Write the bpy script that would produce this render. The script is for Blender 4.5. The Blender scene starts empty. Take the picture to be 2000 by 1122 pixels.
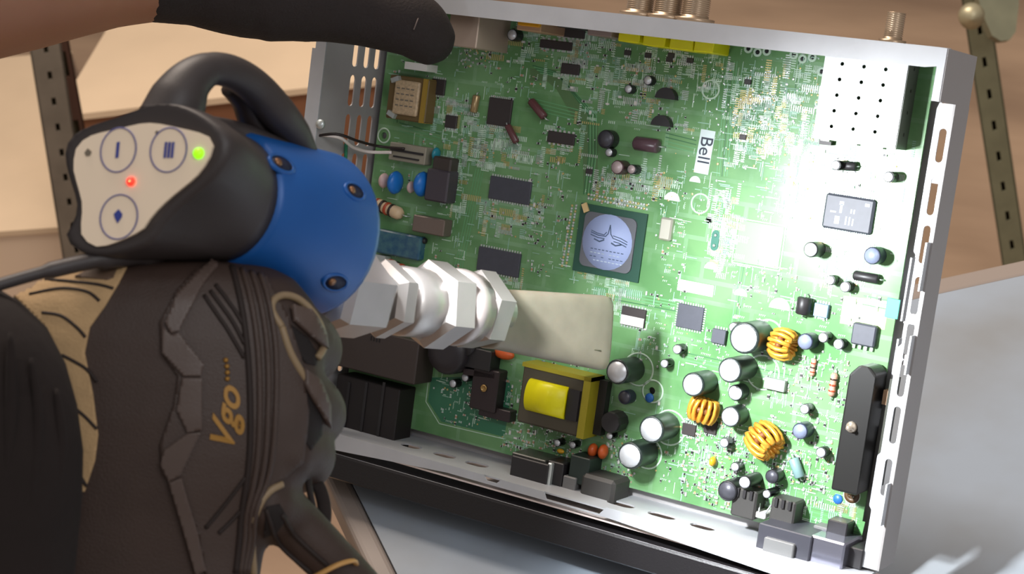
import bpy, bmesh, math, random
from mathutils import Vector, Matrix
from mathutils.bvhtree import BVHTree
from mathutils.geometry import tessellate_polygon
random.seed(7)
PI = math.pi
SC = bpy.context.scene
COL = SC.collection

# ------------------------------------------------------------------ camera, world, lights
F = 3200.0
CAM = Vector((0.452, -0.6424, 0.6509))
WC = Matrix(((0.84471451, 0.17636582, -0.50532414),
             (0.51792381, -0.50742158, 0.68867863),
             (-0.13495300, -0.84345624, -0.51997044)))       # columns: right, down, forward
cd = bpy.data.cameras.new('camera'); cam = bpy.data.objects.new('camera', cd); COL.objects.link(cam)
cd.sensor_width = 36; cd.lens = 36 * F / 2000; cd.clip_start = 0.02; cd.clip_end = 50
right, down, fwd = WC.col[0], WC.col[1], WC.col[2]
cam.matrix_world = Matrix((( right[0], -down[0], -fwd[0], CAM[0]), (right[1], -down[1], -fwd[1], CAM[1]),
                           (right[2], -down[2], -fwd[2], CAM[2]), (0, 0, 0, 1)))
SC.camera = cam
cd.dof.use_dof = True; cd.dof.focus_distance = 0.95; cd.dof.aperture_fstop = 18

SC.view_settings.view_transform = 'Standard'; SC.view_settings.look = 'None'
SC.view_settings.gamma = 1; SC.view_settings.exposure = 0.0
SC.view_settings.use_curve_mapping = False
w = bpy.data.worlds.new('world'); SC.world = w; w.use_nodes = True
w.node_tree.nodes['Background'].inputs[0].default_value = (0.66, 0.60, 0.56, 1)
w.node_tree.nodes['Background'].inputs[1].default_value = 0.52

def lamp(name, kind, loc, target, power, color, **kw):
    d = bpy.data.lights.new(name, kind); d.energy = power; d.color = color
    for k, v in kw.items(): setattr(d, k, v)
    o = bpy.data.objects.new(name, d); COL.objects.link(o); o.location = loc
    o.rotation_euler = (Vector(target) - Vector(loc)).to_track_quat('-Z', 'Y').to_euler()
    return o
lamp('ceiling_panel_light', 'AREA', (-0.9, 0.6, 1.75), (-0.9, 1.3, -0.7), 52, (1.0, 0.86, 0.74), shape='RECTANGLE', size=1.2, size_y=0.6)
lamp('added_fill_light', 'AREA', (1.5, -0.6, 1.6), (0.1, 0.2, 0.0), 12, (0.97, 0.98, 1.0), shape='RECTANGLE', size=0.9, size_y=0.9)  # added soft fill to brighten the box, stands for no window

# ------------------------------------------------------------------ frames
RB = Matrix(((0.84471451, 0.13018822, -0.51914200), (0.17636582, -0.98349799, 0.04033370), (-0.50532414, -0.12562937, -0.85373578)))
TB = Vector((-0.11197838, 0.08228728, 1.09220295))
def px_ray(x, y): return WC @ Vector(((x - 1000) / F, (y - 561) / F, 1.0))
def P(x, y, d): return CAM + px_ray(x, y) * d              # a real point d metres ahead of the viewpoint
def on_z(x, y, z):
    d = px_ray(x, y); return CAM + d * ((z - CAM.z) / d.z)
def on_plane(x, y, p0, n):
    d = px_ray(x, y); return CAM + d * ((Vector(p0) - CAM).dot(n) / d.dot(n))
_oo = -(RB.transposed() @ TB)
def _bd(x, y): return RB.transposed() @ Vector(((x - 1000) / F, (y - 561) / F, 1.0))
def B(x, y, n=0.0):                                        # board coordinates at height n above the circuit board
    d = _bd(x, y); s = (n - _oo.z) / d.z; p = _oo + d * s; return p.x, p.y
def BU(x, y, u):
    d = _bd(x, y); s = (u - _oo.x) / d.x; p = _oo + d * s; return p.y, p.z
def BV(x, y, v):
    d = _bd(x, y); s = (v - _oo.y) / d.y; p = _oo + d * s; return p.x, p.z
def mpp(x, y, n=0.0):                                      # metres per pixel on the board there
    d = _bd(x, y); return (n - _oo.z) / d.z / F
_o = RB @ Vector((.18, -.03, -.005)) + TB
BOARD = (WC @ RB).to_4x4(); BOARD.translation = WC @ (TB - _o)

# ------------------------------------------------------------------ materials
def s2l(c):
    c = c / 255.0
    return c / 12.92 if c <= 0.04045 else ((c + 0.055) / 1.055) ** 2.4
_M = {}
def mat(name, rgb, rough=0.5, metal=0.0, noise=0.0, nscale=60, bump=0.0, bscale=200, emit=0, rgb2=None, coat=0, trans=0, spec=0.5, sss=0):
    if name in _M: return _M[name]
    m = bpy.data.materials.new(name); m.use_nodes = True; nt = m.node_tree; b = nt.nodes['Principled BSDF']
    c = [s2l(v) for v in rgb] + [1]
    b.inputs['Base Color'].default_value = c; b.inputs['Roughness'].default_value = rough; b.inputs['Metallic'].default_value = metal
    b.inputs['Specular IOR Level'].default_value = spec
    if coat: b.inputs['Coat Weight'].default_value = coat
    if trans: b.inputs['Transmission Weight'].default_value = trans
    if sss: b.inputs['Subsurface Weight'].default_value = sss; b.inputs['Subsurface Scale'].default_value = 0.01
    if emit:
        b.inputs['Emission Color'].default_value = c; b.inputs['Emission Strength'].default_value = emit
    tc = nt.nodes.new('ShaderNodeTexCoord')
    if noise or rgb2:
        n = nt.nodes.new('ShaderNodeTexNoise'); n.inputs['Scale'].default_value = nscale; n.inputs['Detail'].default_value = 5
        nt.links.new(tc.outputs['Object'], n.inputs['Vector'])
        mx = nt.nodes.new('ShaderNodeMix'); mx.data_type = 'RGBA'
        c2 = [s2l(v) for v in rgb2] + [1] if rgb2 else [v * (1 - noise) for v in c[:3]] + [1]
        mx.inputs['A'].default_value = c; mx.inputs['B'].default_value = c2
        rp = nt.nodes.new('ShaderNodeMapRange'); rp.inputs['From Min'].default_value = 0.35; rp.inputs['From Max'].default_value = 0.65
        nt.links.new(n.outputs['Fac'], rp.inputs['Value']); nt.links.new(rp.outputs['Result'], mx.inputs['Factor'])
        nt.links.new(mx.outputs['Result'], b.inputs['Base Color'])
    if bump:
        n2 = nt.nodes.new('ShaderNodeTexNoise'); n2.inputs['Scale'].default_value = bscale; n2.inputs['Detail'].default_value = 3
        nt.links.new(tc.outputs['Object'], n2.inputs['Vector'])
        bp = nt.nodes.new('ShaderNodeBump'); bp.inputs['Strength'].default_value = bump; bp.inputs['Distance'].default_value = 0.001
        nt.links.new(n2.outputs['Fac'], bp.inputs['Height']); nt.links.new(bp.outputs['Normal'], b.inputs['Normal'])
    _M[name] = m; return m

# ------------------------------------------------------------------ mesh helpers
class MB:
    def __init__(s): s.v = []; s.f = []; s.mi = []; s.mats = []; s.sm = []
    def m(s, mt):
        if mt not in s.mats: s.mats.append(mt)
        return s.mats.index(mt)
    def add(s, vs, fs, mt, smooth=False, M=None):
        b = len(s.v); i = s.m(mt)
        s.v += [(M @ Vector(v)) if M else Vector(v) for v in vs]
        for f in fs: s.f.append(tuple(b + k for k in f)); s.mi.append(i); s.sm.append(smooth)
        return s
    def box(s, c, d, mt, rz=0, M=None, bev=0):
        cx, cy, cz = c; hx, hy, hz = d[0] / 2, d[1] / 2, d[2] / 2
        if bev:
            b = min(bev, hx * .9, hy * .9, hz * .9)
            ring = [(-hx, -hy + b), (-hx + b, -hy), (hx - b, -hy), (hx, -hy + b), (hx, hy - b), (hx - b, hy), (-hx + b, hy), (-hx, hy - b)]
            inn = [(max(-hx + b, min(hx - b, x)), max(-hy + b, min(hy - b, y))) for x, y in ring]
            vs = [(x, y, -hz) for x, y in ring] + [(x, y, hz - b) for x, y in ring] + [(x * (1 - b / hx) if abs(x) == hx else x, y * (1 - b / hy) if abs(y) == hy else y, hz) for x, y in ring]
            fs = [tuple(range(7, -1, -1)), tuple(range(16, 24))]
            for k in range(8):
                l = (k + 1) % 8; fs += [(k, l, 8 + l, 8 + k), (8 + k, 8 + l, 16 + l, 16 + k)]
        else:
            vs = [(-hx, -hy, -hz), (hx, -hy, -hz), (hx, hy, -hz), (-hx, hy, -hz), (-hx, -hy, hz), (hx, -hy, hz), (hx, hy, hz), (-hx, hy, hz)]
            fs = [(0, 3, 2, 1), (4, 5, 6, 7), (0, 1, 5, 4), (1, 2, 6, 5), (2, 3, 7, 6), (3, 0, 4, 7)]
        T = Matrix.Translation((cx, cy, cz)) @ Matrix.Rotation(rz, 4, 'Z')
        return s.add(vs, fs, mt, False, (M @ T) if M else T)
    def lathe(s, prof, mt, n=24, M=None, smooth=True, cap=True, loop=False):       # prof: (r, z) from bottom to top
        vs = []; fs = []
        for r, z in prof:
            for k in range(n): a = 2 * PI * k / n; vs.append((r * math.cos(a), r * math.sin(a), z))
        for j in range(len(prof) - 1):
            for k in range(n):
                l = (k + 1) % n; fs.append((j * n + k, j * n + l, (j + 1) * n + l, (j + 1) * n + k))
        if loop:
            J = (len(prof) - 1) * n
            for k in range(n): l = (k + 1) % n; fs.append((J + k, J + l, l, k))
            cap = False
        if cap and prof[0][0] > 1e-6: fs.append(tuple(range(n - 1, -1, -1)))
        if cap and prof[-1][0] > 1e-6: fs.append(tuple((len(prof) - 1) * n + k for k in range(n)))
        return s.add(vs, fs, mt, smooth, M)
    def loft(s, rings, mt, smooth=True, cap=True, closed=False):
        n = len(rings[0]); vs = [p for r in rings for p in r]; fs = []
        R = len(rings)
        for j in range(R if closed else R - 1):
            a, b = j * n, ((j + 1) % R) * n
            for k in range(n): l = (k + 1) % n; fs.append((a + k, a + l, b + l, b + k))
        if cap and not closed: fs += [tuple(range(n - 1, -1, -1)), tuple((R - 1) * n + k for k in range(n))]
        return s.add(vs, fs, mt, smooth)
    def tube(s, pts, rad, mt, n=10, closed=False, smooth=True):
        pts = [Vector(p) for p in pts]; K = len(pts); rings = []; up = None
        for i in range(K):
            if closed: t = pts[(i + 1) % K] - pts[i - 1]
            else: t = pts[min(i + 1, K - 1)] - pts[max(i - 1, 0)]
            t.normalize()
            if up is None:
                up = Vector((0, 0, 1)) if abs(t.z) < .9 else Vector((1, 0, 0))
            a = t.cross(up); a.normalize(); b = a.cross(t); b.normalize(); up = b
            r = rad[i] if isinstance(rad, (list, tuple)) else rad
            ry = r
            if isinstance(r, tuple): r, ry = r
            rings.append([pts[i] + a * (r * math.cos(2 * PI * k / n)) + b * (ry * math.sin(2 * PI * k / n)) for k in range(n)])
        return s.loft(rings, mt, smooth, True, closed)
    def plate(s, outline, holes, th, mt, M=None):            # flat plate z 0..-th with real holes
        loops = [[Vector((x, y, 0)) for x, y in outline]] + [[Vector((x, y, 0)) for x, y in h] for h in holes]
        flat = [p for l in loops for p in l]; n = len(flat)
        tris = tessellate_polygon(loops)
        vs = [(p.x, p.y, 0) for p in flat] + [(p.x, p.y, -th) for p in flat]; fs = []
        for a, b, c in tris:
            nz = (flat[b] - flat[a]).cross(flat[c] - flat[a]).z
            if nz < 0: a, c = c, a
            fs += [(a, b, c), (n + c, n + b, n + a)]
        k = 0
        for l in loops:
            for i in range(len(l)): a, b = k + i, k + (i + 1) % len(l); fs.append((a, n + a, n + b, b))
            k += len(l)
        return s.add(vs, fs, mt, False, M)
    def mesh(s, name):
        me = bpy.data.meshes.new(name); me.from_pydata([tuple(v) for v in s.v], [], s.f)
        for mt in s.mats: me.materials.append(mt)
        me.polygons.foreach_set('material_index', s.mi); me.polygons.foreach_set('use_smooth', s.sm)
        me.validate(); me.update(); return me
    def obj(s, name, parent=None, loc=None, world=False, label=None, kind=None, rz=0):
        if world and parent is not None:
            I = parent.matrix_world.inverted(); s.v = [I @ v for v in s.v]
        o = bpy.data.objects.new(name, s.mesh(name)); COL.objects.link(o)
        if parent is not None: o.parent = parent
        if loc is not None: o.location = loc
        if rz: o.rotation_euler.z = rz
        if label: o['label'] = label
        if kind: o['kind'] = kind
        return o
def inst(me, name, parent, loc, rz=0, label=None):
    o = bpy.data.objects.new(name, me); COL.objects.link(o); o.parent = parent; o.location = loc; o.rotation_euler.z = rz
    if label: o['label'] = label
    return o
def thing(name, label, cat, M, group=None):
    o = bpy.data.objects.new(name, None); COL.objects.link(o); o.empty_display_size = .02
    o.matrix_world = M; o['label'] = label; o['category'] = cat
    if group: o['group'] = group
    bpy.context.view_layer.update()
    return o
def tag(o, label, cat, group=None):
    o['label'] = label; o['category'] = cat
    if group: o['group'] = group
    return o
def stadium(cx, cy, L, W, ang=0, n=6):
    pts = []
    for sgn in (1, -1):
        for k in range(n + 1):
            a = -PI / 2 + PI * k / n
            pts.append((sgn * ((L - W) / 2 + W / 2 * math.cos(a)), sgn * W / 2 * math.sin(a)))
    c, s_ = math.cos(ang), math.sin(ang)
    return [(cx + c * x - s_ * y, cy + s_ * x + c * y) for x, y in pts]
def circ(cx, cy, r, n=12): return [(cx + r * math.cos(2 * PI * k / n), cy + r * math.sin(2 * PI * k / n)) for k in range(n)]
def text_mesh(s, size, shear=0, extrude=0.0002, offset=0):
    cu = bpy.data.curves.new('t', 'FONT'); cu.body = s; cu.size = size; cu.shear = shear; cu.extrude = extrude; cu.offset = offset; cu.align_x = 'CENTER'; cu.align_y = 'CENTER'
    o = bpy.data.objects.new('t', cu); COL.objects.link(o); bpy.context.view_layer.update()
    me = bpy.data.meshes.new_from_object(o.evaluated_get(bpy.context.evaluated_depsgraph_get()))
    v = [x.co.copy() for x in me.vertices]; f = [tuple(p.vertices) for p in me.polygons]
    bpy.data.objects.remove(o); bpy.data.curves.remove(cu); bpy.data.meshes.remove(me); return v, f

# palette
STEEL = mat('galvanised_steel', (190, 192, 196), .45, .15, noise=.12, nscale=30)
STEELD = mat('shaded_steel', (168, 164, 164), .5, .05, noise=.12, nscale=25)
BLACKP = mat('black_plastic', (30, 28, 30), .42, bump=.15, bscale=900)
DARKP = mat('dark_component', (38, 36, 38), .45)
CHIP = mat('chip_epoxy', (70, 72, 82), .5, noise=.1, nscale=300)
CHIPD = mat('dark_chip_epoxy', (52, 46, 46), .5)
SILV = mat('aluminium_top', (225, 228, 232), .35, .35)
PIN = mat('tinned_pins', (205, 212, 210), .35, .6)
SILK = mat('silkscreen_print', (196, 220, 200), .6)
GOLD = mat('gold_pads', (206, 190, 130), .35, .6)
SOLDER = mat('solder', (190, 200, 195), .3, .7)
TAN = mat('tan_component', (176, 142, 112), .5)
WHITEP = mat('white_plastic', (222, 220, 214), .5)
YEL = mat('yellow_plastic', (236, 226, 8), .38)
COPPER = mat('copper_winding', (222, 160, 60), .3, .35)

# ------------------------------------------------------------------ structure: floor
def floor_material():
    m = bpy.data.materials.new('concrete_floor'); m.use_nodes = True; nt = m.node_tree; b = nt.nodes['Principled BSDF']
    tc = nt.nodes.new('ShaderNodeTexCoord')
    mp = nt.nodes.new('ShaderNodeMapping'); mp.inputs['Rotation'].default_value = (0, 0, .5); mp.inputs['Scale'].default_value = (1, 3.2, 1)
    nt.links.new(tc.outputs['Object'], mp.inputs['Vector'])
    n = nt.nodes.new('ShaderNodeTexNoise'); n.inputs['Scale'].default_value = 1.1; n.inputs['Detail'].default_value = 5
    nt.links.new(mp.outputs['Vector'], n.inputs['Vector'])
    r = nt.nodes.new('ShaderNodeValToRGB')
    r.color_ramp.elements[0].position = .36; r.color_ramp.elements[0].color = tuple(s2l(c) for c in (132, 108, 88)) + (1,)
    r.color_ramp.elements[1].position = .66; r.color_ramp.elements[1].color = tuple(s2l(c) for c in (178, 150, 124)) + (1,)
    nt.links.new(n.outputs['Fac'], r.inputs['Fac']); nt.links.new(r.outputs['Color'], b.inputs['Base Color'])
    b.inputs['Roughness'].default_value = .5
    return m
mb = MB(); mb.box((0, 0, -.775), (12, 12, .05), floor_material()); fl = mb.obj('floor', kind='structure')
WP = mat('wall_paint', (206, 196, 182), .8, noise=.05, nscale=2)
mb = MB(); mb.box((0, 5.9, .75), (12, .1, 3.0), WP); mb.obj('wall_back', kind='structure')
mb = MB(); mb.box((-5.9, 0, .75), (.1, 12, 3.0), WP); mb.obj('wall_left', kind='structure')

# ------------------------------------------------------------------ work table
TBL = mat('grey_laminate', (160, 171, 184), .30, noise=.10, nscale=7, rgb2=(146, 150, 154))
TBE = mat('table_edge', (150, 138, 130), .5)
c0 = Vector((.1085, .3452)); dF = Vector((.7430, .6690)).normalized(); l0 = Vector((-.1458, -.0294)); dL = Vector((.775, -.600)).normalized()
l0b = Vector((-.1700, -.0294))
def isect(a, da, b, db):
    t = ((b.x - a.x) * db.y - (b.y - a.y) * db.x) / (da.x * db.y - da.y * db.x); return a + da * t
ci = isect(c0 - Vector((-dF.y, dF.x)) * .022, dF, l0, dL); co = isect(c0, dF, l0b, dL)
table = thing('work_table', 'pale grey laminate work table that the opened metal box rests on', 'table', Matrix.Translation((.5, .1, -.75)))
def quad(c, e1, e2, a, b): return [c, c + e1 * a, c + e1 * a + e2 * b, c + e2 * b]
q = quad(ci, dL, dF, 1.3, 1.1); mb = MB()
mb.add([(p.x, p.y, z) for z in (-.037, -.0062) for p in q], [(3, 2, 1, 0), (4, 5, 6, 7), (0, 1, 5, 4), (1, 2, 6, 5), (2, 3, 7, 6), (3, 0, 4, 7)], TBL)
mb.obj('tabletop', table, world=True)
# edging strips
def strip(a, b, c, d, z0, z1, mt, name, parent, rad=None):
    m_ = MB(); m_.add([(p.x, p.y, z) for z in (z0, z1) for p in (a, b, c, d)], [(3, 2, 1, 0), (4, 5, 6, 7), (0, 1, 5, 4), (1, 2, 6, 5), (2, 3, 7, 6), (3, 0, 4, 7)], mt)
    o = m_.obj(name, parent, world=True); bv = o.modifiers.new('b', 'BEVEL'); bv.width = .004; bv.segments = 3; return o
strip(co, ci, ci + dL * 1.3, co + dL * 1.3, -.040, -.0067, TBE, 'edge_strip', table)
strip(co + dF * 1.1, ci + dF * 1.1, ci, co, -.040, -.0067, TBE, 'edge_strip', table)
for a, b in ((.08, .08), (1.2, .08), (.08, 1.0), (1.2, 1.0)):
    p = ci + dL * a + dF * b; mb = MB(); mb.box((p.x, p.y, -.39), (.045, .045, .712), TBE); mb.obj('leg', table, world=True)

# ------------------------------------------------------------------ background things
CARD = mat('cardboard', (128, 84, 56), .8, noise=.15, nscale=8)
CARDL = mat('pale_board', (214, 190, 160), .75, noise=.08, nscale=5)
OLIVE = mat('olive_paint', (124, 124, 100), .5, noise=.15, nscale=30)
POST = mat('galvanised_post', (124, 116, 104), .5, .2, noise=.2, nscale=20)
# wide carton: pale lid, brown side
zt = -.42
a = on_z(112, 226, zt); b = on_z(700, 158, zt); ex = (b - a); L = ex.length; ex.normalize(); ey = Vector((-ex.y, ex.x, 0))
if (ey.dot(a - CAM)) < 0: ey = -ey
car = thing('wide_carton', 'wide brown carton with pale lid on the floor, behind the gun', 'box', Matrix.Translation((a.x, a.y, -.75)))
bb = a + ex * (L + .1)
D = .9
def prism(poly, z0, z1, mt):
    n = len(poly); m_ = MB(); m_.add([(p.x, p.y, z0) for p in poly] + [(p.x, p.y, z1) for p in poly],
        [tuple(range(n - 1, -1, -1)), tuple(range(n, 2 * n))] + [(k, (k + 1) % n, n + (k + 1) % n, n + k) for k in range(n)], mt); return m_
prism([a, bb, bb + ey * D, a + ey * D], -.75, zt - .012, CARD).obj('carton_body', car, world=True)
g = ex * .004
prism([a - g - ey * .004, bb + g - ey * .004, bb + g + ey * (D + .004), a - g + ey * (D + .004)], zt - .011, zt, CARDL).obj('lid', car, world=True, label='pale beige lid board')
# pale boxes at far left
zt2 = -.52
a2 = on_z(-260, 470, zt2); b2 = on_z(122, 442, zt2); e2 = (b2 - a2); L2 = e2.length; e2.normalize(); f2 = Vector((-e2.y, e2.x, 0))
f2 = Vector((-.69, .724, 0))
pl = thing('pale_crate', 'low pale board crate on the floor at the left picture edge', 'box', Matrix.Translation((a2.x, a2.y, -.75)))
prism([a2, b2, b2 + f2 * .75, a2 + f2 * .75], -.75, zt2 - .01, mat('pale_side', (222, 200, 176), .8, noise=.05, nscale=4)).obj('crate_body', pl, world=True)
prism([a2 - f2 * .003, b2 - f2 * .003, b2 + f2 * .755, a2 + f2 * .755], zt2 - .009, zt2, CARDL).obj('lid', pl, world=True)

def perforated_bar(name, label, cat, p0, p1, wd, th, mt, hole_step, hole, start, extra=None):
    p0 = Vector(p0); p1 = Vector(p1); z = (p1 - p0); Ln = z.length; z.normalize()
    toc = (CAM - (p0 + p1) / 2); x = z.cross(toc); x.normalize(); y = z.cross(x); y.normalize()
    M = Matrix(((x.x, z.x, -y.x, p0.x), (x.y, z.y, -y.y, p0.y), (x.z, z.z, -y.z, p0.z), (0, 0, 0, 1)))
    if Vector((-y.x, -y.y, -y.z)).dot(toc) < 0: M = Matrix(((x.x, z.x, y.x, p0.x), (x.y, z.y, y.y, p0.y), (x.z, z.z, y.z, p0.z), (0, 0, 0, 1)))
    t = thing(name, label, cat, M)
    m_ = MB(); hs = []; d = start
    while d < Ln - hole[1]:
        hs.append([(-hole[0] / 2, d), (hole[0] / 2, d), (hole[0] / 2, d + hole[1]), (-hole[0] / 2, d + hole[1])]); d += hole_step
    m_.plate([(-wd / 2, 0), (wd / 2, 0), (wd / 2, Ln), (-wd / 2, Ln)], hs, .003, mt)
    m_.obj('slotted_face', t)
    m_ = MB(); m_.box((-wd / 2 + .0015, Ln / 2, -th / 2), (.003, Ln, th), mt); m_.obj('side_flange', t)
    m_ = MB(); m_.box((wd / 2 - .0015, Ln / 2, -th / 2), (.003, Ln, th), mt); m_.obj('side_flange', t)
    m_ = MB(); m_.box((0, Ln / 2, -th), (wd, Ln, .003), mat('slot_shade', (120, 106, 78), .7)); m_.obj('slot_backing', t)  # sheet behind the slots, its brown stands in for the shade inside
    return t, Ln
# right: olive leg
base = on_z(2055, 760, -.75)
# choose a straight line through the two seen pixels ending on the floor
def near_vertical(a, xb, yb):
    best = None
    for k in range(800):
        q_ = P(xb, yb, .8 + k * .004); e_ = math.hypot(q_.x - a.x, q_.y - a.y)
        if best is None or e_ < best[0]: best = (e_, q_)
    return best[1]
pa = P(1905, 0, 2.25); pb = near_vertical(pa, 1978, 490)
dr = (pb - pa); s_ = (-.75 - pa.z) / dr.z; pend = pa + dr * s_; pst = pa - dr * .5
leg, _ = perforated_bar('stand_leg', 'slanting olive green slotted metal stand leg behind the table', 'stand', pend, pst, .036, .024, OLIVE, .050, (.0055, .016), .03)
m_ = MB(); m_.lathe([(.0, -.01), (.014, -.01), (.017, .0), (.015, .012), (.0, .015)], mat('worn_brass_bolt', (178, 170, 140), .4, .5), 16)
o = m_.obj('pivot_bolt', leg, world=False); o.location = leg.matrix_world.inverted() @ P(1897, 30, 2.12)
# rounded bracket right of the leg
m_ = MB(); fr = Matrix.Identity(4)
poly = []
for (x, y) in [(1895, -60), (1990, -60), (1990, 10), (1984, 62), (1972, 78), (1955, 80), (1938, 70), (1920, 30)]: poly.append(P(x, y, 2.19))
back = [p + fwd * .02 for p in poly]; n = len(poly)
m_.add(poly + back, [tuple(range(n)), tuple(range(2 * n - 1, n - 1, -1))] + [(k, n + k, n + (k + 1) % n, (k + 1) % n) for k in range(n)], OLIVE)
o = m_.obj('bracket', leg, world=True)
# left: shelf post with dark second post
pa = P(84, 60, 2.3); pb = near_vertical(pa, 150, 490); dr = pb - pa; s_ = (-.75 - pa.z) / dr.z
perforated_bar('shelf_post', 'grey slotted steel shelf post left of the gun', 'post', pa + dr * s_, pa - dr * .4, .044, .03, POST, .04, (.006, .012), .05)
pa = P(112, 60, 2.4); pb = near_vertical(pa, 175, 400); dr = pb - pa; s_ = (-.75 - pa.z) / dr.z
perforated_bar('dark_post', 'dark brown slotted post just behind the grey shelf post', 'post', pa + dr * s_, pa - dr * .4, .028, .03, mat('dark_brown_paint', (72, 46, 34), .6), .11, (.012, .04), .05)

# ================================================================== the opened receiver
rec = thing('opened_receiver', 'opened silver metal box standing tilted with its green circuit board exposed', 'electronics', BOARD)
W, H = .36, .272
def pcb_material():
    m = bpy.data.materials.new('green_solder_mask'); m.use_nodes = True; nt = m.node_tree; b = nt.nodes['Principled BSDF']
    tc = nt.nodes.new('ShaderNodeTexCoord')
    v = nt.nodes.new('ShaderNodeTexBrick'); v.inputs['Scale'].default_value = 26; v.inputs['Mortar Size'].default_value = .035
    v.offset = .37; v.inputs['Brick Width'].default_value = .9; v.inputs['Row Height'].default_value = .31
    v.inputs['Color1'].default_value = [s2l(c) for c in (110, 154, 102)] + [1]; v.inputs['Color2'].default_value = [s2l(c) for c in (116, 160, 110)] + [1]
    v.inputs['Mortar'].default_value = [s2l(c) for c in (128, 168, 126)] + [1]
    nt.links.new(tc.outputs['Object'], v.inputs['Vector'])
    n = nt.nodes.new('ShaderNodeTexNoise'); n.inputs['Scale'].default_value = 22; n.inputs['Detail'].default_value = 6
    nt.links.new(tc.outputs['Object'], n.inputs['Vector'])
    mx = nt.nodes.new('ShaderNodeMix'); mx.data_type = 'RGBA'; mx.inputs['B'].default_value = [s2l(c) for c in (92, 138, 88)] + [1]
    nt.links.new(v.outputs['Color'], mx.inputs['A'])
    rp = nt.nodes.new('ShaderNodeMapRange'); rp.inputs['From Min'].default_value = .42; rp.inputs['From Max'].default_value = .6
    nt.links.new(n.outputs['Fac'], rp.inputs['Value']); nt.links.new(rp.outputs['Result'], mx.inputs['Factor'])
    nt.links.new(mx.outputs['Result'], b.inputs['Base Color'])
    b.inputs['Roughness'].default_value = .24; b.inputs['Specular IOR Level'].default_value = .34
    return m
PCB = pcb_material()
mb = MB()
mb.plate([(0, 0), (W, 0), (W, H), (0, H)], [circ(*B(x, y), .0022) for x, y in [(750, 265), (1273, 764), (1385, 430)]], .0016, PCB)
pcb = mb.obj('circuit_board', rec, label='green circuit board')
# chassis pan behind
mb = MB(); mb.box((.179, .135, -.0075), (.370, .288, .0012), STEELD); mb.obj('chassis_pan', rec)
# ---- left wall (slotted), plane u=-.004
UL = -.004
def leftM(): return Matrix(((0, 0, 1, UL), (1, 0, 0, 0), (0, 1, 0, 0), (0, 0, 0, 1)))   # local x->v, y->n, z->u
holes = []
n_cols = [BU(737, 115, UL)[1], BU(717, 110, UL)[1], BU(696, 100, UL)[1]]
vt, _ = BU(700, 60, UL); 
rows = [BU(696, 100, UL)[0], BU(688, 177, UL)[0]]
pitch = rows[0] - rows[1]
for j in range(10):
    vc = rows[0] + pitch - j * pitch
    if vc < .02 or vc > .255: continue
    for nc in n_cols: holes.append(stadium(vc, nc, pitch * .80, .0055))
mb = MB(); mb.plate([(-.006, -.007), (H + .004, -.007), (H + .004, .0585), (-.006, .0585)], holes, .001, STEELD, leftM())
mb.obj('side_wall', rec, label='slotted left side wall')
mb = MB(); mb.plate([(-.012, .03), (-.004, .03), (-.004, .275), (-.012, .275), (-.012, .235), (-.0145, .235), (-.0145, .18), (-.012, .175)], [], .001, STEEL, Matrix.Translation((0, 0, .0590)))
mb.obj('side_flange', rec)
u, v = B(627, 243, .059)
mb = MB(); mb.lathe([(.0032, 0), (.0032, .001), (.0024, .0022), (0, .0026)], PIN, 14); mb.obj('screw', rec, (u, v, .059))
# ---- front wall (slotted) v=-.006 and its rim
VF = -.006
holes = []
for (x0, y0, x1, y1) in [(800, 862, 852, 872), (868, 878, 921, 890), (938, 893, 990, 906), (1218, 965, 1285, 980), (1295, 987, 1358, 1004), (1370, 1012, 1430, 1026)]:
    a = BV(x0, y0, VF); b = BV(x1, y1, VF); holes.append(stadium((a[0] + b[0]) / 2, .019, abs(b[0] - a[0]) * .84, .0095))
MF = Matrix(((1, 0, 0, 0), (0, 0, 1, VF), (0, 1, 0, 0), (0, 0, 0, 1)))
mb = MB(); mb.plate([(-.004, -.007), (.376, -.007), (.376, .037), (-.004, .037)], holes, .001, STEEL, MF); mb.obj('front_wall', rec)
mb = MB(); mb.box((.186, -.0138, .0125), (.378, .001, .047), mat('pinkish_inner_metal', (236, 222, 216), .5, .2)); mb.obj('inner_liner', rec)
ho = []
for x, y, l in [(893, 915, .012), (1212, 1003, .011)]:
    u, v = B(x, y, .0375); ho.append([(u - l / 2, v - .0015), (u + l / 2, v - .0015), (u + l / 2, v + .0015), (u - l / 2, v + .0015)])
rim = [(-.006, -.0185), (.384, -.0185), (.384, -.004), (.34, -.004), (.336, -.0065)]
x = .336
for (xa, dv) in [(.30, 0), (.262, 0), (.258, .002), (.222, .002), (.218, -.003), (.182, -.003), (.180, .001), (.15, .001), (.147, -.002), (.14, -.002), (.137, .001)]:
    rim.append((xa, -.0065 + dv))
rim += [(.05, -.0055), (-.006, -.0055)]
ho = [[(min(max(px_, 0), .38), min(max(py_, -.0165), -.0105)) for px_, py_ in h] for h in ho]
mb = MB(); mb.plate(rim, ho, .001, STEEL, Matrix.Translation((0, 0, .0395))); mb.obj('front_rim', rec)
mb = MB()
prof = [(-.0187, -.006), (-.0357, -.006), (-.0357, .0365), (-.0342, .0393), (-.0200, .0402), (-.0187, .0396)]
mb.add([(u_, v_, n_) for u_ in (-.012, .392) for v_, n_ in prof], [tuple(range(6)), tuple(range(11, 5, -1))] + [(k, 6 + k, 6 + (k + 1) % 6, (k + 1) % 6) for k in range(6)], BLACKP)
mb.obj('front_bezel', rec, label='black plastic front bezel')
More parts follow.
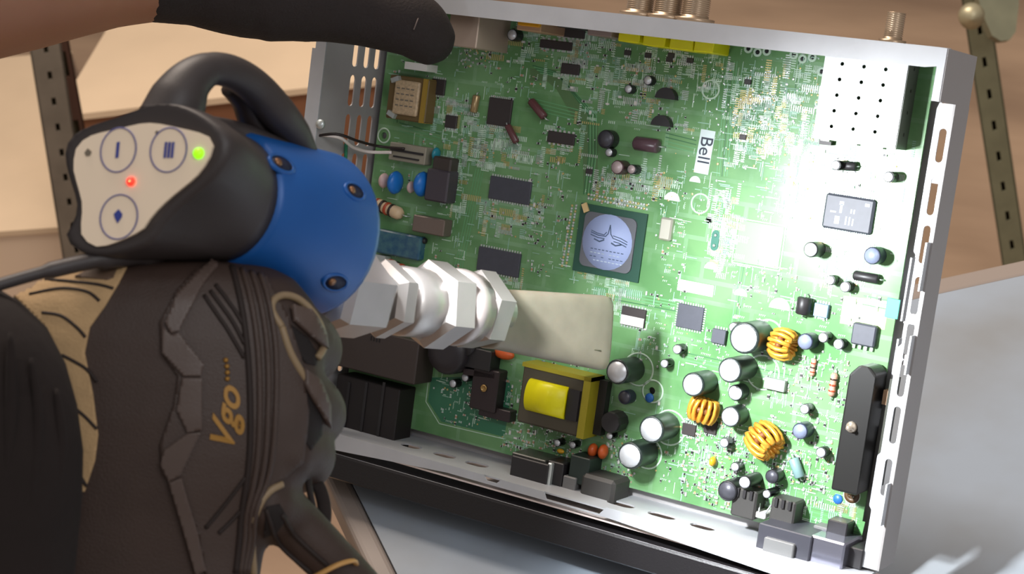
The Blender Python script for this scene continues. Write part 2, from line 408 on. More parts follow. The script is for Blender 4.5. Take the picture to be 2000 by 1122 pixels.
# ---- rear panel (top in the picture)
VT = .2755
mb = MB()
mb.box((.187, VT, .019), (.382, .0012, .052), STEEL)
mb.obj('rear_panel', rec)
ul = B(840, 0, .045)[0]
mb = MB()
mb.plate([(-.012, .2762), (-.012, .2655), (.368, .2655), (.3745, .2665), (.3775, .2700), (.3775, .2762)], [], .001, STEEL, Matrix.Translation((0, 0, .0455)))
mb.obj('rear_flange', rec)
# ---- right side
UR = .3785
mb = MB(); mb.box((UR, .2625, .0195), (.0012, .027, .052), mat('unlit_side_steel', (150, 146, 145), .5, .1)); mb.box((.3765, .2625, .0455), (.004, .027, .001), STEEL)  # darker copy of the steel, the outer faces' shade put into its colour
mb.obj('corner_bracket', rec)
hs = []
VR0 = -.004
for (x, y, l) in [(1840, 285, .018), (1831, 385, .030), (1817, 480, .030), (1798, 580, .030), (1782, 670, .032), (1767, 740, .030), (1752, 832, .028), (1738, 935, .026), (1730, 1000, .001)]:
    if l < .01: continue
    u, v = B(x, y, .018)
    if v > .012: hs.append(stadium(.3748, v, min(l, .0205), .0040, PI / 2))
out = [(.3695, -.004), (.3785, -.004), (.3785, .249), (.3705, .249), (.3695, .246), (.3695, .17), (.3712, .168), (.3712, .12), (.3695, .118), (.3695, .06), (.368, .058), (.368, .03), (.3695, .028)]
mb = MB(); mb.plate(out, hs, .001, STEEL, Matrix.Translation((0, 0, .018))); mb.obj('side_flange', rec, label='slotted right side flange')
mb = MB(); mb.box((UR, .1225, .0055), (.0012, .253, .0255), mat('unlit_side_steel', (150, 146, 145))); mb.obj('side_wall', rec)
# tabs from the flange slots and bridging tabs of the pan
for (x, y) in [(1813, 222), (1803, 345), (1750, 620), (1737, 700), (1722, 880)]:
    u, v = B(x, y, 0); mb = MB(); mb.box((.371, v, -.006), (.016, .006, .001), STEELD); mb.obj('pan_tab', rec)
for (y0, y1) in [(.150, .176), (.105, .126), (.022, .045)]:
    mb = MB(); mb.box((.3775, (y0 + y1) / 2 * 1.0, .0215), (.001, abs(y1 - y0), .006), STEEL); mb.obj('folded_tab', rec)
for v0, v1 in [(.03, .07), (.08, .12), (.13, .165)]:
    mb = MB(); mb.box((.3635, (v0 + v1) / 2, -.003), (.001, v1 - v0, .007), STEEL); mb.obj('pan_lip', rec)

# ---- components ------------------------------------------------
def sz(x, y, w_, n=0): return w_ * mpp(x, y, n)
def block(name, x, y, wpx, hpx, h, mt, n0=0, bev=0, rz=0, label=None, parent=rec, top=True):
    """rectangular component whose top face centre is seen at x,y"""
    u, v = B(x, y, n0 + h); k = mpp(x, y, n0 + h); kx = k / .845 * 1.02
    mb = MB(); mb.box((0, 0, h / 2), (wpx * kx, hpx * k * 1.02, h), mt, bev=bev)
    return mb.obj(name, parent, (u, v, n0), label=label, rz=rz), u, v, wpx * kx, hpx * k * 1.02
SLEEVES = {'g': mat('dark_green_sleeve', (34, 44, 42), .35, spec=.6), 'b': mat('black_sleeve', (28, 28, 32), .4), 'n': mat('navy_sleeve', (40, 46, 66), .4), 'r': mat('maroon_sleeve', (70, 44, 48), .4)}
TOPS = {'w': SILV, 'n': mat('blue_grey_top', (140, 150, 176), .4, .3), 'k': mat('dark_grey_top', (80, 80, 88), .4, .3), 'p': mat('pinkish_top', (190, 172, 172), .4, .2)}
_capm = {}
def cap(x, y, r, h, sl='g', tp='w', label=None):
    k = mpp(x, y, h); R = r * k * 1.08; u, v = B(x, y, h)
    key = (round(R * 2000), round(h * 1000), sl, tp)
    if key not in _capm:
        mb = MB(); mb.lathe([(R * .96, 0), (R, .0006), (R, h - R * .25), (R, h - .0008), (R * .93, h), (R * .86, h), (R * .85, h - .0004)], SLEEVES[sl], 20)
        mt_ = MB(); mt_.lathe([(0.0, -.0006), (R * .86, -.0006), (R * .86, 0), (0, .0001)], TOPS[tp], 20)
        _capm[key] = (mb.mesh('capacitor'), mt_.mesh('capacitor_top'))
    a_, b_ = _capm[key]
    o = inst(a_, 'capacitor', rec, (u, v, 0), label=label)
    inst(b_, 'capacitor_top', o, (0, 0, h - .0001))
    return o
for c in [(1205, 727, 23, .022), (1453, 661, 29, .022), (1425, 724, 23, .024), (1353, 752, 22, .020), (1426, 815, 19, .014), (1272, 840, 25, .022), (1230, 891, 25, .022)]:
    cap(*c, label='large dark electrolytic capacitor with silver top')
cap(1436, 768, 15, .010, 'g', 'w')
for c in [(1562, 843, 15, .011), (1572, 668, 14, .011), (1703, 500, 16, .011)]: cap(*c, 'n', 'n', label='navy capacitor with blue-grey top')
cap(1583, 488, 14, .013, 'b', 'w'); cap(1182, 272, 17, .008, 'b', 'k'); cap(1219, 777, 13, .008, 'n', 'k'); cap(1205, 327, 13, .010, 'r', 'p'); cap(1233, 331, 9, .008, 'b', 'p')
cap(1420, 960, 19, .017, 'b', 'k'); cap(1507, 932, 13, .010, 'b', 'k'); cap(1454, 943, 12, .018, 'b', 'w')
for c in [(1322, 683, 9, .009), (1297, 711, 8, .009), (1632, 323, 9, .010), (1735, 346, 10, .010), (1621, 548, 9, .008), (1650, 561, 10, .008), (1607, 660, 10, .009), (1637, 673, 10, .008),
          (1571, 800, 10, .009), (1603, 885, 10, .008), (1414, 866, 9, .009), (1497, 966, 8, .014), (1435, 913, 8, .008), (1265, 157, 9, .006), (1227, 174, 8, .006), (1189, 298, 8, .006),
          (1000, 68, 11, .008), (884, 750, 8, .007), (908, 738, 8, .007), (1088, 866, 7, .007), (1118, 870, 8, .007), (1190, 852, 8, .007), (1432, 640, 9, .009)]:
    cap(*c, 'b', 'w')

def pins(mb, w_, l_, nx, ny, mt=PIN):
    """legs round a chip body: nx on long sides, ny on short sides"""
    for s_ in (-1, 1):
        for k in range(nx): mb.box((-w_ / 2 + w_ * (k + .5) / nx, s_ * (l_ / 2 + .0006), .0003), (w_ / nx * .5, .0014, .0005), mt)
        for k in range(ny): mb.box((s_ * (w_ / 2 + .0006), -l_ / 2 + l_ * (k + .5) / ny, .0003), (.0014, l_ / ny * .5, .0005), mt)
def chip(x, y, wpx, hpx, mt=CHIP, h=.0018, nx=10, ny=0, label=None, rz=0, bev=.0003):
    o, u, v, w_, l_ = block('chip', x, y, wpx, hpx, h, mt, bev=bev, label=label, rz=rz)
    if nx or ny:
        m_ = MB(); pins(m_, w_, l_, nx, ny); m_.obj('chip_legs', o)
    return o, w_, l_
chip(995, 372, 78, 44, CHIP, .0016, 16)
chip(973, 512, 80, 46, CHIP, .0016, 16)
chip(975, 219, 44, 52, CHIPD, .0016, 12)
chip(1347, 620, 46, 46, CHIP, .0014, 10, 10)
o, w_, l_ = chip(1236, 620, 44, 36, CHIPD, .0014, 8)
m_ = MB(); m_.box((0, -l_ * .22, .0016), (w_ * .95, l_ * .5, .0003), WHITEP); m_.obj('white_label', o)
o, w_, l_ = chip(1656, 418, 84, 68, CHIP, .0028, 22, 0, bev=.0012, label='grey chip with a pale printed mark')
PR = mat('pale_print', (168, 182, 196), .6)
m_ = MB()
for x_, y_, a_, b_ in [(-.15, .12, .05, .26), (-.15, .27, .09, .10), (-.30, .0, .12, .05), (-.20, -.22, .10, .22), (-.02, -.2, .03, .24), (.05, -.2, .03, .24), (.12, -.22, .03, .2), (.06, .08, .03, .12), (.12, .08, .03, .12), (.36, .32, .09, .09)]:
    m_.box((x_ * w_, y_ * l_, .00283), (a_ * w_, b_ * l_, .0001), PR)
m_.obj('printed_mark', o)
o, w_, l_ = chip(1686, 655, 40, 42, CHIP, .0042, 0, 0, bev=.0008)
m_ = MB()
for k in range(4): m_.box((-w_ * .38 + k * w_ * .25, -l_ / 2 - .001, .0012), (.0014, .0026, .0012), PIN)
m_.obj('chip_legs', o)
chip(1603, 607, 24, 26, mat('blue_grey_block', (110, 136, 160), .4), .003, 5)
chip(1403, 658, 24, 28, CHIP, .003, 5)
chip(1512, 752, 36, 22, mat('warm_grey_block', (150, 158, 152), .5), .004, 0)
for x, y, a_, b_ in [(1115, 62, 50, 22), (1085, 88, 60, 16), (880, 238, 22, 24), (1345, 840, 24, 22), (1387, 835, 22, 26), (1113, 135, 34, 20), (1095, 270, 50, 22), (855, 170, 26, 30)]:
    chip(x, y, a_, b_, CHIPD, .0015, 6)
for x, y in [(1225, 103), (1265, 108), (1307, 116), (1347, 118), (1310, 108), (1150, 335), (1460, 160), (1450, 268)]:
    chip(x, y, 12, 10, CHIPD, .001, 3)
# main processor
o, u, v, w_, l_ = block('processor', 1190, 474, 122, 132, .0016, mat('processor_substrate', (34, 74, 60), .4), label='large square processor with round lilac label')
m_ = MB()
s_ = w_ * .78; t_ = l_ * .80; r_ = .004; pts = []
for (cx, cy, a0) in [(s_ / 2 - r_, t_ / 2 - r_, 0), (-s_ / 2 + r_, t_ / 2 - r_, 90), (-s_ / 2 + r_, -t_ / 2 + r_, 180), (s_ / 2 - r_, -t_ / 2 + r_, 270)]:
    for k in range(6): a_ = math.radians(a0 + 18 * k); pts.append((cx + r_ * math.cos(a_), cy + r_ * math.sin(a_)))
m_.plate(pts, [], .0012, mat('heat_spreader', (96, 98, 104), .5, .1), Matrix.Translation((-.0005, 0, .0028))); m_.obj('heat_spreader', o)
m_ = MB(); m_.lathe([(0, 0), (w_ * .372, 0), (w_ * .372, .00025), (0, .00026)], mat('lilac_label', (158, 172, 212), .5), 28); m_.obj('round_label', o, (-.0008, 0, .0028))
m_ = MB(); DK = mat('dark_print', (66, 84, 110), .6)
q_ = w_ / 122
def pline(pts, wd_):
    for (xa, ya), (xb, yb) in zip(pts, pts[1:]):
        L_ = math.hypot(xb - xa, yb - ya); m_.box(((xa + xb) / 2 * q_, (ya + yb) / 2 * q_, .0031), (L_ * q_ * 1.1, wd_ * q_, .00012), DK, rz=math.atan2(yb - ya, xb - xa))
pline([(-33, 12), (-20, 9), (-6, 9), (-2, 14), (0, 28), (3, 14), (8, 8), (20, 6), (34, 2)], 1.6)
pline([(-33, 15), (-22, 12), (-9, 11), (-5, 16)], 1.4); pline([(8, 12), (22, 10), (34, 6)], 1.4); pline([(-33, 8), (-20, 5), (-8, 5)], 1.6); pline([(10, 3), (20, 2), (33, -2)], 1.6)
pline([(-26, 2), (-16, -1), (-8, 3)], 2.4); pline([(6, 0), (14, -3), (24, 0)], 2.4)
for j in range(4):
    for k in range(9):
        if random.random() < .75: m_.box(((-28 + k * 7) * q_, (-14 - j * 6) * q_, .0031), (4.5 * q_, 1.4 * q_, .0001), PR if j % 2 else DK)
m_.obj('printed_mark', o)
m_ = MB(); m_.box((-w_ * .42, l_ * .44, .0022), (.0035, .0055, .0012), mat('tan_drop', (214, 184, 130), .4), rz=.5); m_.obj('glue_drop', o)
# tuner shield with its holes
n_t = .018
u0, v0 = B(1612, 114, n_t); u1, v1 = B(1748, 293, n_t); ua, va = B(1772, 136, n_t); ub, vb = B(1587, 265, n_t)
uL = (u0 + ub) / 2; uR = (u1 + ua) / 2; vB_ = (v1 + vb) / 2; vT_ = .2735
hs = []
for j in range(5):
    for k in range(3):
        hx, hy = B(1645 + k * 42.5 - j * 5.3, 125 + k * 5.4 + j * 30.5, n_t); hs.append(circ(hx, hy, .0011, 8))
m_ = MB(); m_.plate([(uL, vB_), (uR, vB_), (uR, vT_), (uL, vT_)], hs, .0006, mat('lit_tin', (240, 243, 246), .4, .1), Matrix.Translation((0, 0, n_t)))  # lit copy of the tin, the glare on top put into its colour
tn = m_.obj('tuner_shield', rec, label='shiny perforated tin shield box')
TS = mat('shaded_tin', (120, 122, 116), .4, .6)  # darker copy of the tin, the sides' shade put into its colour
m_ = MB(); m_.box(((uL + uR) / 2, vB_, n_t / 2 - .0005), (uR - uL, .0008, n_t - .001), TS); m_.box((uL, (vB_ + vT_) / 2, n_t / 2 - .0005), (.0008, vT_ - vB_, n_t - .001), TS)
m_.obj('shield_side', tn)
m_ = MB(); sideM = Matrix(((0, 0, 1, uR + .0004), (1, 0, 0, 0), (0, 1, 0, 0), (0, 0, 0, 1)))
m_.plate([(vB_, 0), (vT_, 0), (vT_, n_t - .0006), (vB_, n_t - .0006)], [circ(vB_ + (vT_ - vB_) * (.15 + .23 * k), n_t * .45, .0012, 8) for k in range(4)], .0006, TS, sideM)
m_.obj('shield_side', tn)
for uu in (uL + .006, uL + .022, uR - .01):
    m_ = MB(); m_.box((uu, vB_ - .0008, .012), (.005, .001, .006), TS); m_.obj('clip', tn)
m_ = MB(); m_.box((B(1612, 278, .004)[0], B(1612, 278, .004)[1], .003), (.007, .003, .003), CHIPD, rz=.05); m_.obj('chip', rec)

# ferrite transformer with yellow tape
o, u, v, w_, l_ = block('transformer', 1081, 782, 128, 118, .016, mat('ferrite', (74, 68, 54), .5), bev=.0012, label='square ferrite transformer wrapped in yellow tape')
m_ = MB(); rr = w_ * .20; nn = 12; rings = []
for t in (-.30, .26):
    rings.append([(t * w_ * 1.0 - .001, l_ * .27 * math.cos(PI * k / nn * 1.0), .016 + .006 * math.sin(PI * k / nn)) for k in range(nn + 1)] + [(t * w_ - .001, -l_ * .27, .015)] )
m_.loft(rings, YEL); m_.obj('yellow_winding', o, (-.002, 0, 0))
m_ = MB(); m_.box((w_ * .30, 0, .0165), (w_ * .16, l_ * .5, .003), DARKP); m_.obj('winding_end', o)
m_ = MB(); m_.box((w_ * .455, 0, .0085), (w_ * .10, l_ * 1.01, .0172), mat('olive_yellow_tape', (150, 138, 30), .45)); m_.box((0, l_ * .47, .0085), (w_ * 1.01, l_ * .07, .0172), mat('olive_yellow_tape', (150, 138, 30), .45)); m_.obj('tape_band', o)
m_ = MB(); m_.box((w_ * .56, 0, .003), (w_ * .12, l_ * .9, .006), DARKP); m_.obj('bobbin_foot', o)
# second, small transformer top left
o, u, v, w_, l_ = block('transformer', 795, 193, 78, 84, .010, mat('brown_core', (104, 84, 48), .5), bev=.0008, label='small brown transformer with pale taped top')
m_ = MB(); m_.box((0, .0004, .0105), (w_ * .62, l_ * .78, .003), mat('pale_gold_tape', (206, 180, 144), .4, noise=.3, nscale=500), bev=.0008); m_.obj('taped_winding', o)
m_ = MB(); m_.box((w_ * .43, 0, .0055), (w_ * .1, l_ * 1.0, .0112), mat('ochre_edge', (156, 126, 44), .5)); m_.obj('tape_band', o)
m_ = MB()
for s_ in (-1, 1): m_.box((-w_ * .30, s_ * l_ * .40, .0115), (.006, .003, .003), PIN, rz=.4 * s_)
m_.obj('terminal', o)
PRD = mat('grey_print', (120, 112, 100), .6)
m_ = MB()
for j in range(4):
    for k in range(4): m_.box((-w_ * .2 + k * w_ * .12, l_ * (.22 - j * .13), .01205), (w_ * .08, .0008, .0001), PRD)
m_.obj('printed_mark', o)

# toroid coils: ring core and separate winding turns
def toroid(x, y, rpx, h, tiltax, label):
    u, v = B(x, y, h * .6); k = mpp(x, y); R = rpx * k
    mb = MB(); n = 20
    M = Matrix.Translation((0, 0, R * .82)) @ Matrix.Rotation(tiltax[0], 4, 'Z') @ Matrix.Rotation(tiltax[1], 4, 'X')
    core = [M @ Vector((R * .72 * math.cos(2 * PI * i / n), R * .72 * math.sin(2 * PI * i / n), 0)) for i in range(n)]
    mb.tube(core, R * .24, mat('toroid_core', (120, 74, 36), .5), 8, closed=True)
    o = mb.obj('coil', rec, (u, v, 0), label=label)
    T = 12
    for i in range(T):
        a_ = 2 * PI * (i + .5) / T; mt_ = MB()
        c_ = Vector((math.cos(a_), math.sin(a_), 0)) * R * .72; e_ = Vector((math.cos(a_), math.sin(a_), 0)); z_ = Vector((0, 0, 1)); t_ = Vector((-math.sin(a_), math.cos(a_), 0))
        mt_.tube([M @ (c_ + e_ * (R * .30 * math.cos(b)) + z_ * (h * .5 * math.sin(b))) for b in [2 * PI * q / 10 for q in range(10)]], R * .165, COPPER, 6, closed=True)
        mt_.obj('winding_turn', o)
toroid(1528, 673, 28, .0125, (math.radians(84), math.radians(86)), 'copper wound coil standing upright')
toroid(1490, 862, 31, .016, (math.radians(62), math.radians(76)), 'copper wound coil tilted beside the small capacitors')
toroid(1372, 802, 27, .013, (math.radians(-8), math.radians(84)), 'copper wound coil under a large capacitor')
# heat sink: long black bar with a bevelled top end and a screw
u0, v0 = B(1692, 716, .020); u1, v1 = B(1645, 962, .020)
uc = (u0 + u1) / 2; vt, vb = v0, v1
HS = mat('black_heatsink', (34, 33, 32), .35, .2)
m_ = MB(); wd = .0150
pf = [(-wd / 2, vb), (wd / 2, vb), (wd / 2, vt - .004), (wd / 2 - .004, vt), (-wd / 2 + .005, vt), (-wd / 2, vt - .006)]
m_.plate([(uc + a_, b_) for a_, b_ in pf], [], .020, HS, Matrix.Translation((0, 0, .021)))
o = m_.obj('heat_sink', rec, label='long black heat sink bar with a screw')
mdf = o.modifiers.new('b', 'BEVEL'); mdf.width = .0012; mdf.segments = 2
us, vs_ = B(1660, 836, .024)
m_ = MB(); m_.lathe([(.0028, 0), (.0032, .001), (.0026, .0026), (.0012, .003), (.0012, .007), (0, .0072)], mat('brassy_screw', (200, 186, 168), .3, .7), 14); m_.obj('screw', o, (us, vs_, .0205))
m_ = MB(); m_.box((uc + .014, (vb + vt) / 2, .007), (.0015, (vt - vb) * .86, .014), mat('shadow_olive', (44, 46, 34), .5)); m_.obj('fin', o)  # olive strip standing in for the bar's shadow on the board
m_ = MB(); m_.box((uc + .0118, vt - .016, .006), (.004, .008, .010), TAN); m_.obj('power_transistor', o)
# inductor cylinder lying
def lying(x, y, L, Rm_, ang, mt, name='resistor', bands=None, lead=True, label=None, n0=0):
    u, v = B(x, y, Rm_ + n0); k = mpp(x, y); L = L * k
    M = Matrix.Rotation(ang, 4, 'Z') @ Matrix.Translation((0, 0, Rm_ + n0)) @ Matrix.Rotation(PI / 2, 4, 'Y') @ Matrix.Translation((0, 0, -L / 2))
    m_ = MB(); m_.lathe([(Rm_ * .6, 0), (Rm_, L * .1), (Rm_, L * .28), (Rm_ * .86, L * .36), (Rm_ * .86, L * .64), (Rm_, L * .72), (Rm_, L * .9), (Rm_ * .6, L)] if bands else [(Rm_ * .8, 0), (Rm_, L * .06), (Rm_, L * .94), (Rm_ * .8, L)], mt, 14, M)
    o = m_.obj(name, rec, (u, v, 0), label=label)
    if bands:
        m_ = MB()
        for t_, bm in bands: m_.lathe([(Rm_ * .92, L * t_), (Rm_ * 1.03, L * t_), (Rm_ * 1.03, L * (t_ + .07)), (Rm_ * .92, L * (t_ + .07))], bm, 14, M)
        m_.obj('colour_band', o)
    if lead:
        m_ = MB()
        for s_ in (-1, 1):
            m_.tube([Matrix.Rotation(ang, 4, 'Z') @ Vector(p) for p in [(s_ * L * .48, 0, Rm_ + n0), (s_ * L * .62, 0, Rm_ + n0), (s_ * L * .68, 0, 0)]], .0004, PIN, 6)
        m_.obj('lead', o)
    return o
CRM = mat('cream_resistor', (214, 186, 150), .45); RB_ = mat('red_brown_band', (176, 70, 40), .4); DB = mat('dark_band', (50, 34, 30), .4); PKR = mat('pink_resistor', (206, 150, 130), .45)
ang = math.radians(-10)
lying(757, 408, 72, .0042, ang, CRM, bands=[(.12, RB_), (.3, DB), (.46, RB_), (.62, DB)], label='large cream resistor with colour bands')
lying(783, 528, 78, .0042, ang, CRM, bands=[(.12, RB_), (.3, DB), (.46, RB_), (.62, DB)], label='large cream resistor beside the metal fittings')
lying(1588, 718, 34, .0015, PI / 2, PKR, bands=[(.2, RB_), (.45, DB), (.7, RB_)])
lying(1627, 752, 46, .0021, PI / 2, PKR, bands=[(.2, RB_), (.45, RB_), (.7, DB)])
lying(1263, 283, 52, .0042, 0, mat('maroon_film', (84, 62, 70), .3), 'film_capacitor')
lying(1692, 542, 50, .0028, 0, DARKP, 'diode')
lying(1050, 213, 46, .0026, math.radians(-38), mat('maroon_glass', (96, 58, 60), .3), 'diode')
lying(1000, 262, 40, .0022, math.radians(-50), mat('maroon_glass', (96, 58, 60)), 'diode')
lying(928, 203, 34, .0024, math.radians(86), mat('brass_can', (168, 144, 104), .3, .5), 'crystal_can')
lying(1570, 598, 34, .0042, PI / 2, DARKP, 'inductor', label='black drum inductor')
lying(1660, 325, 26, .0026, .1, DARKP, 'diode'); lying(820, 470, 30, .002, .1, DARKP, 'diode', lead=False)
lying(1556, 915, 40, .003, math.radians(-60), mat('green_grey_film', (120, 150, 150), .4), 'film_capacitor')
# silver crystal
o, *_ = block('crystal', 1299, 448, 22, 44, .0035, mat('crystal_can_metal', (206, 204, 190), .3, .6), bev=.001)
# half-round transistors
def halfmoon(x, y, rpx, h, mt, name, up=True):
    u, v = B(x, y, h); r = rpx * mpp(x, y); s_ = 1 if up else -1
    pts = [(r * math.cos(PI * k / 10), s_ * r * math.sin(PI * k / 10)) for k in range(11)]
    if not up: pts = pts[::-1]
    m_ = MB(); m_.plate(pts, [], h, mt, Matrix.Translation((0, 0, h))); return m_.obj(name, rec, (u, v, 0))
halfmoon(1298, 193, 22, .005, DARKP, 'transistor'); halfmoon(1289, 246, 21, .005, DARKP, 'transistor')
for x, y, r in [(1312, 392, 17), (1563, 418, 22), (1522, 604, 22), (1446, 578, 14), (1388, 526, 14), (1357, 356, 12)]:
    halfmoon(x, y, r, .0003, mat('white_silk', (226, 238, 228), .6), 'silkscreen_mark')
# disc capacitors
def disc(x, y, wpx, hpx, h, mt, label, tall=None):
    u, v = B(x, y, h * .5); k = mpp(x, y); m_ = MB()
    prof = []
    n = 10
    M = Matrix.Translation((0, 0, h / 2)) @ Matrix.Rotation(PI / 2, 4, 'Y') @ Matrix.Scale(hpx * k / h if False else 1, 4)
    R = hpx * k / 2; T_ = wpx * k / 2
    prof = [(0.0001, -T_)] + [(R * math.cos(a_), T_ * math.sin(a_)) for a_ in [math.radians(d) for d in (-60, -30, 0, 30, 60)]] + [(0.0001, T_)]
    m_.lathe(prof, mt, 16, M); return m_.obj('disc_capacitor', rec, (u, v, 0), label=label)
BL = mat('blue_ceramic', (28, 112, 196), .35); ORN = mat('orange_ceramic', (206, 92, 38), .4)
disc(772, 357, 22, 46, .013, BL, 'bright blue disc capacitor'); disc(825, 360, 26, 50, .013, BL, 'bright blue disc capacitor'); disc(852, 301, 12, 26, .008, mat('teal_ceramic', (34, 130, 150), .35), 'small teal disc capacitor')
disc(1158, 880, 18, 28, .008, ORN, 'orange disc capacitor'); disc(1178, 883, 18, 30, .008, ORN, 'orange disc capacitor')
disc(985, 692, 46, 22, .010, ORN, 'orange disc capacitor half under the nozzle tip')
disc(1392, 902, 13, 20, .006, mat('yellow_ceramic', (222, 166, 36), .4), 'small yellow disc capacitor'); disc(1095, 882, 16, 10, .005, mat('yellow_ceramic', (222, 166, 36)), 'small yellow disc capacitor')
disc(750, 353, 16, 30, .012, mat('pink_ceramic', (206, 176, 172), .4), 'pale pink disc capacitor'); disc(803, 366, 12, 24, .012, mat('pink_ceramic', (206, 176, 172)), 'pale pink disc capacitor')
# black round inductor, others
u, v = B(1192, 826, .012); m_ = MB(); m_.lathe([(.0062, 0), (.0066, .001), (.0066, .011), (.006, .0125), (0, .0127)], DARKP, 10, smooth=False); m_.obj('inductor', rec, (u, v, 0), label='black drum inductor')
# blocks: power section
block('relay', 712, 806, 126, 120, .018, mat('matt_black_block', (30, 24, 24), .6), bev=.0006, label='large matt black square block')
for k in range(3):
    o_, *_ = block('block_rib', 675 + k * 34, 806, 5, 118, .0006, DARKP, n0=.0181)
o, u, v, w_, l_ = block('power_module', 722, 688, 186, 84, .020, mat('brown_black_block', (64, 54, 50), .55), bev=.0008, label='long brownish black block with small vents')
m_ = MB()
for k in range(4): m_.box((-w_ * .0 + k * .0022, l_ * .32, .0202), (.0008, .003, .0003), BLACKP)
m_.obj('vent', o)
u, v = B(868, 690, .018); m_ = MB(); m_.lathe([(.0135, 0), (.014, .002), (.014, .015), (.0125, .018), (.006, .0185), (0, .0186)], mat('dark_choke', (44, 40, 44), .45), 20); m_.obj('choke', rec, (u, v, 0), label='round dark choke')
u, v = B(905, 672, .014); m_ = MB(); m_.lathe([(.008, 0), (.008, .014), (0, .0141)], DARKP, 14); m_.obj('choke', rec, (u, v, 0))
block('connector', 925, 700, 64, 40, .012, DARKP, bev=.0006)
o, u, v, w_, l_ = block('small_heat_sink', 945, 762, 50, 82, .010, mat('dark_plum', (50, 40, 42), .4, .2), bev=.0008, label='small dark heat sink with a hole')
m_ = MB(); m_.lathe([(.0022, 0), (.0024, .0006), (.0014, .0008), (.0012, -.002)], mat('brass_ring', (184, 150, 96), .3, .8), 14); m_.obj('eyelet', o, (0, .001, .0101))
block('connector', 965, 808, 60, 22, .008, mat('dark_plum', (50, 40, 42)), bev=.0005); block('bead', 935, 655 + 75, 60, 12, .010, mat('dark_plum', (50, 40, 42)), rz=.1)
o, u, v, w_, l_ = block('film_capacitor', 852, 363, 44, 62, .011, mat('plum_grey_block', (66, 60, 68), .4), bev=.001)
block('film_capacitor', 862, 322, 36, 30, .009, mat('dark_olive', (60, 52, 48), .4), bev=.001)
o, u, v, w_, l_ = block('metal_can', 836, 441, 62, 32, .009, mat('brown_metal_can', (122, 108, 100), .35, .4), bev=.0006, label='low brownish metal can')
block('clear_case', 775, 478, 90, 46, .006, mat('blue_film_block', (44, 84, 112), .25, rgb2=(70, 110, 120), nscale=200), bev=.001, label='bluish film covered part beside the blue collar')
block('fuse_clip', 740, 508, 24, 18, .007, PIN)
# white header and white wire at the left
o, u, v, w_, l_ = block('connector', 795, 300, 72, 34, .008, mat('grey_beige_plastic', (150, 144, 128), .5), bev=.0005, label='beige wire connector')
m_ = MB(); m_.box((0, .001, .0085), (w_ * .9, .0014, .001), DARKP); m_.box((0, -.003, .0085), (w_ * .7, .001, .001), DARKP); m_.obj('slot', o)
def btube(pts, r, mt, name, label=None, n=8):
    m_ = MB(); m_.tube([(*B(x, y, z), z) for x, y, z in pts], r, mt, n); return m_.obj(name, rec, label=label)
def smooth_path(pts, k=6):
    out = []; n = len(pts)
    for i in range(n - 1):
        p0 = Vector(pts[max(i - 1, 0)]); p1 = Vector(pts[i]); p2 = Vector(pts[i + 1]); p3 = Vector(pts[min(i + 2, n - 1)])
        for j in range(k):
            t = j / k; out.append(.5 * ((2 * p1) + (p2 - p0) * t + (2 * p0 - 5 * p1 + 4 * p2 - p3) * t * t + (3 * p1 - p0 - 3 * p2 + p3) * t ** 3))
    out.append(Vector(pts[-1])); return out
btube([tuple(p) for p in smooth_path([(600, 262, .055), (660, 268, .05), (690, 288, .03), (722, 297, .015), (765, 298, .009)])], .0011, mat('white_wire', (226, 216, 210), .4), 'wire', 'white wire')
btube([tuple(p) for p in smooth_path([(596, 270, .056), (655, 262, .052), (700, 276, .035), (740, 286, .015), (790, 291, .010)])], .0009, mat('black_wire', (36, 26, 24), .5), 'wire', 'black wire')
btube([tuple(p) for p in smooth_path([(676, 280, .03), (675, 310, .028), (672, 345, .026)])], .0011, mat('green_wire', (30, 120, 84), .5), 'wire', 'green wire')
# rear connectors seen below the flange
def vblock(name, x0, x1, y0, y1, h, mt, label=None, bev=.0006):
    u0, vlo = B(x0, y1, h); u1, _ = B(x1, y1, h); v_hi = .2745
    m_ = MB(); m_.box(((u0 + u1) / 2, (vlo + v_hi) / 2, h / 2), (u1 - u0, v_hi - vlo, h), mt, bev=bev); return m_.obj(name, rec, label=label)
vblock('port_housing', 872, 930, 0, 88, .036, mat('beige_metal_port', (186, 166, 150), .45, .3), 'tall beige metal port housing')
vblock('port_housing', 1008, 1056, 0, 58, .030, mat('warm_port', (190, 152, 120), .45, .2), 'small warm coloured port housing')
o_ = vblock('port_insert', 1010, 1054, 0, 49, .0315, mat('orange_port', (214, 150, 20), .4))
vblock('port_housing', 1146, 1194, 0, 68, .026, mat('pinkish_port', (158, 138, 132), .4, .4), 'pinkish metal port housing')
vblock('port_housing', 1086, 1142, 0, 52, .020, DARKP)
block('connector', 812, 130, 44, 14, .012, WHITEP)
for x0, x1, yb in [(1206, 1248, 80), (1254, 1298, 88), (1306, 1352, 95), (1354, 1392, 100)]:
    vblock('socket_block', x0, x1, 0, yb, .022, YEL, 'bright yellow socket block')
# coax connectors outside the rear panel
BR = mat('nickel_brass', (168, 146, 122), .34, .6)
def coax(x, y, n, L, R, parent=rec):
    u = B(x, y, n)[0]; m_ = MB()
    prof = [(R * 1.45, 0), (R * 1.45, .0025), (R, .0026)]
    k = 0; z = .004
    while z < L: prof += [(R, z), (R * .9, z + .0004), (R, z + .0008)]; z += .0011
    prof += [(R, L), (R * .7, L), (R * .7, L - .003), (0, L - .003)]
    M = Matrix.Translation((u, .2762, n)) @ Matrix.Rotation(-PI / 2, 4, 'X')
    m_.lathe(prof, BR, 18, M); return m_.obj('coax_connector', parent, label='threaded brass coax connector')
for x, y in ((1248, 28), (1302, 36), (1356, 42)): coax(x, y, .030, .016, .0078)
coax(1741, 92, .0200, .0165, .0050)
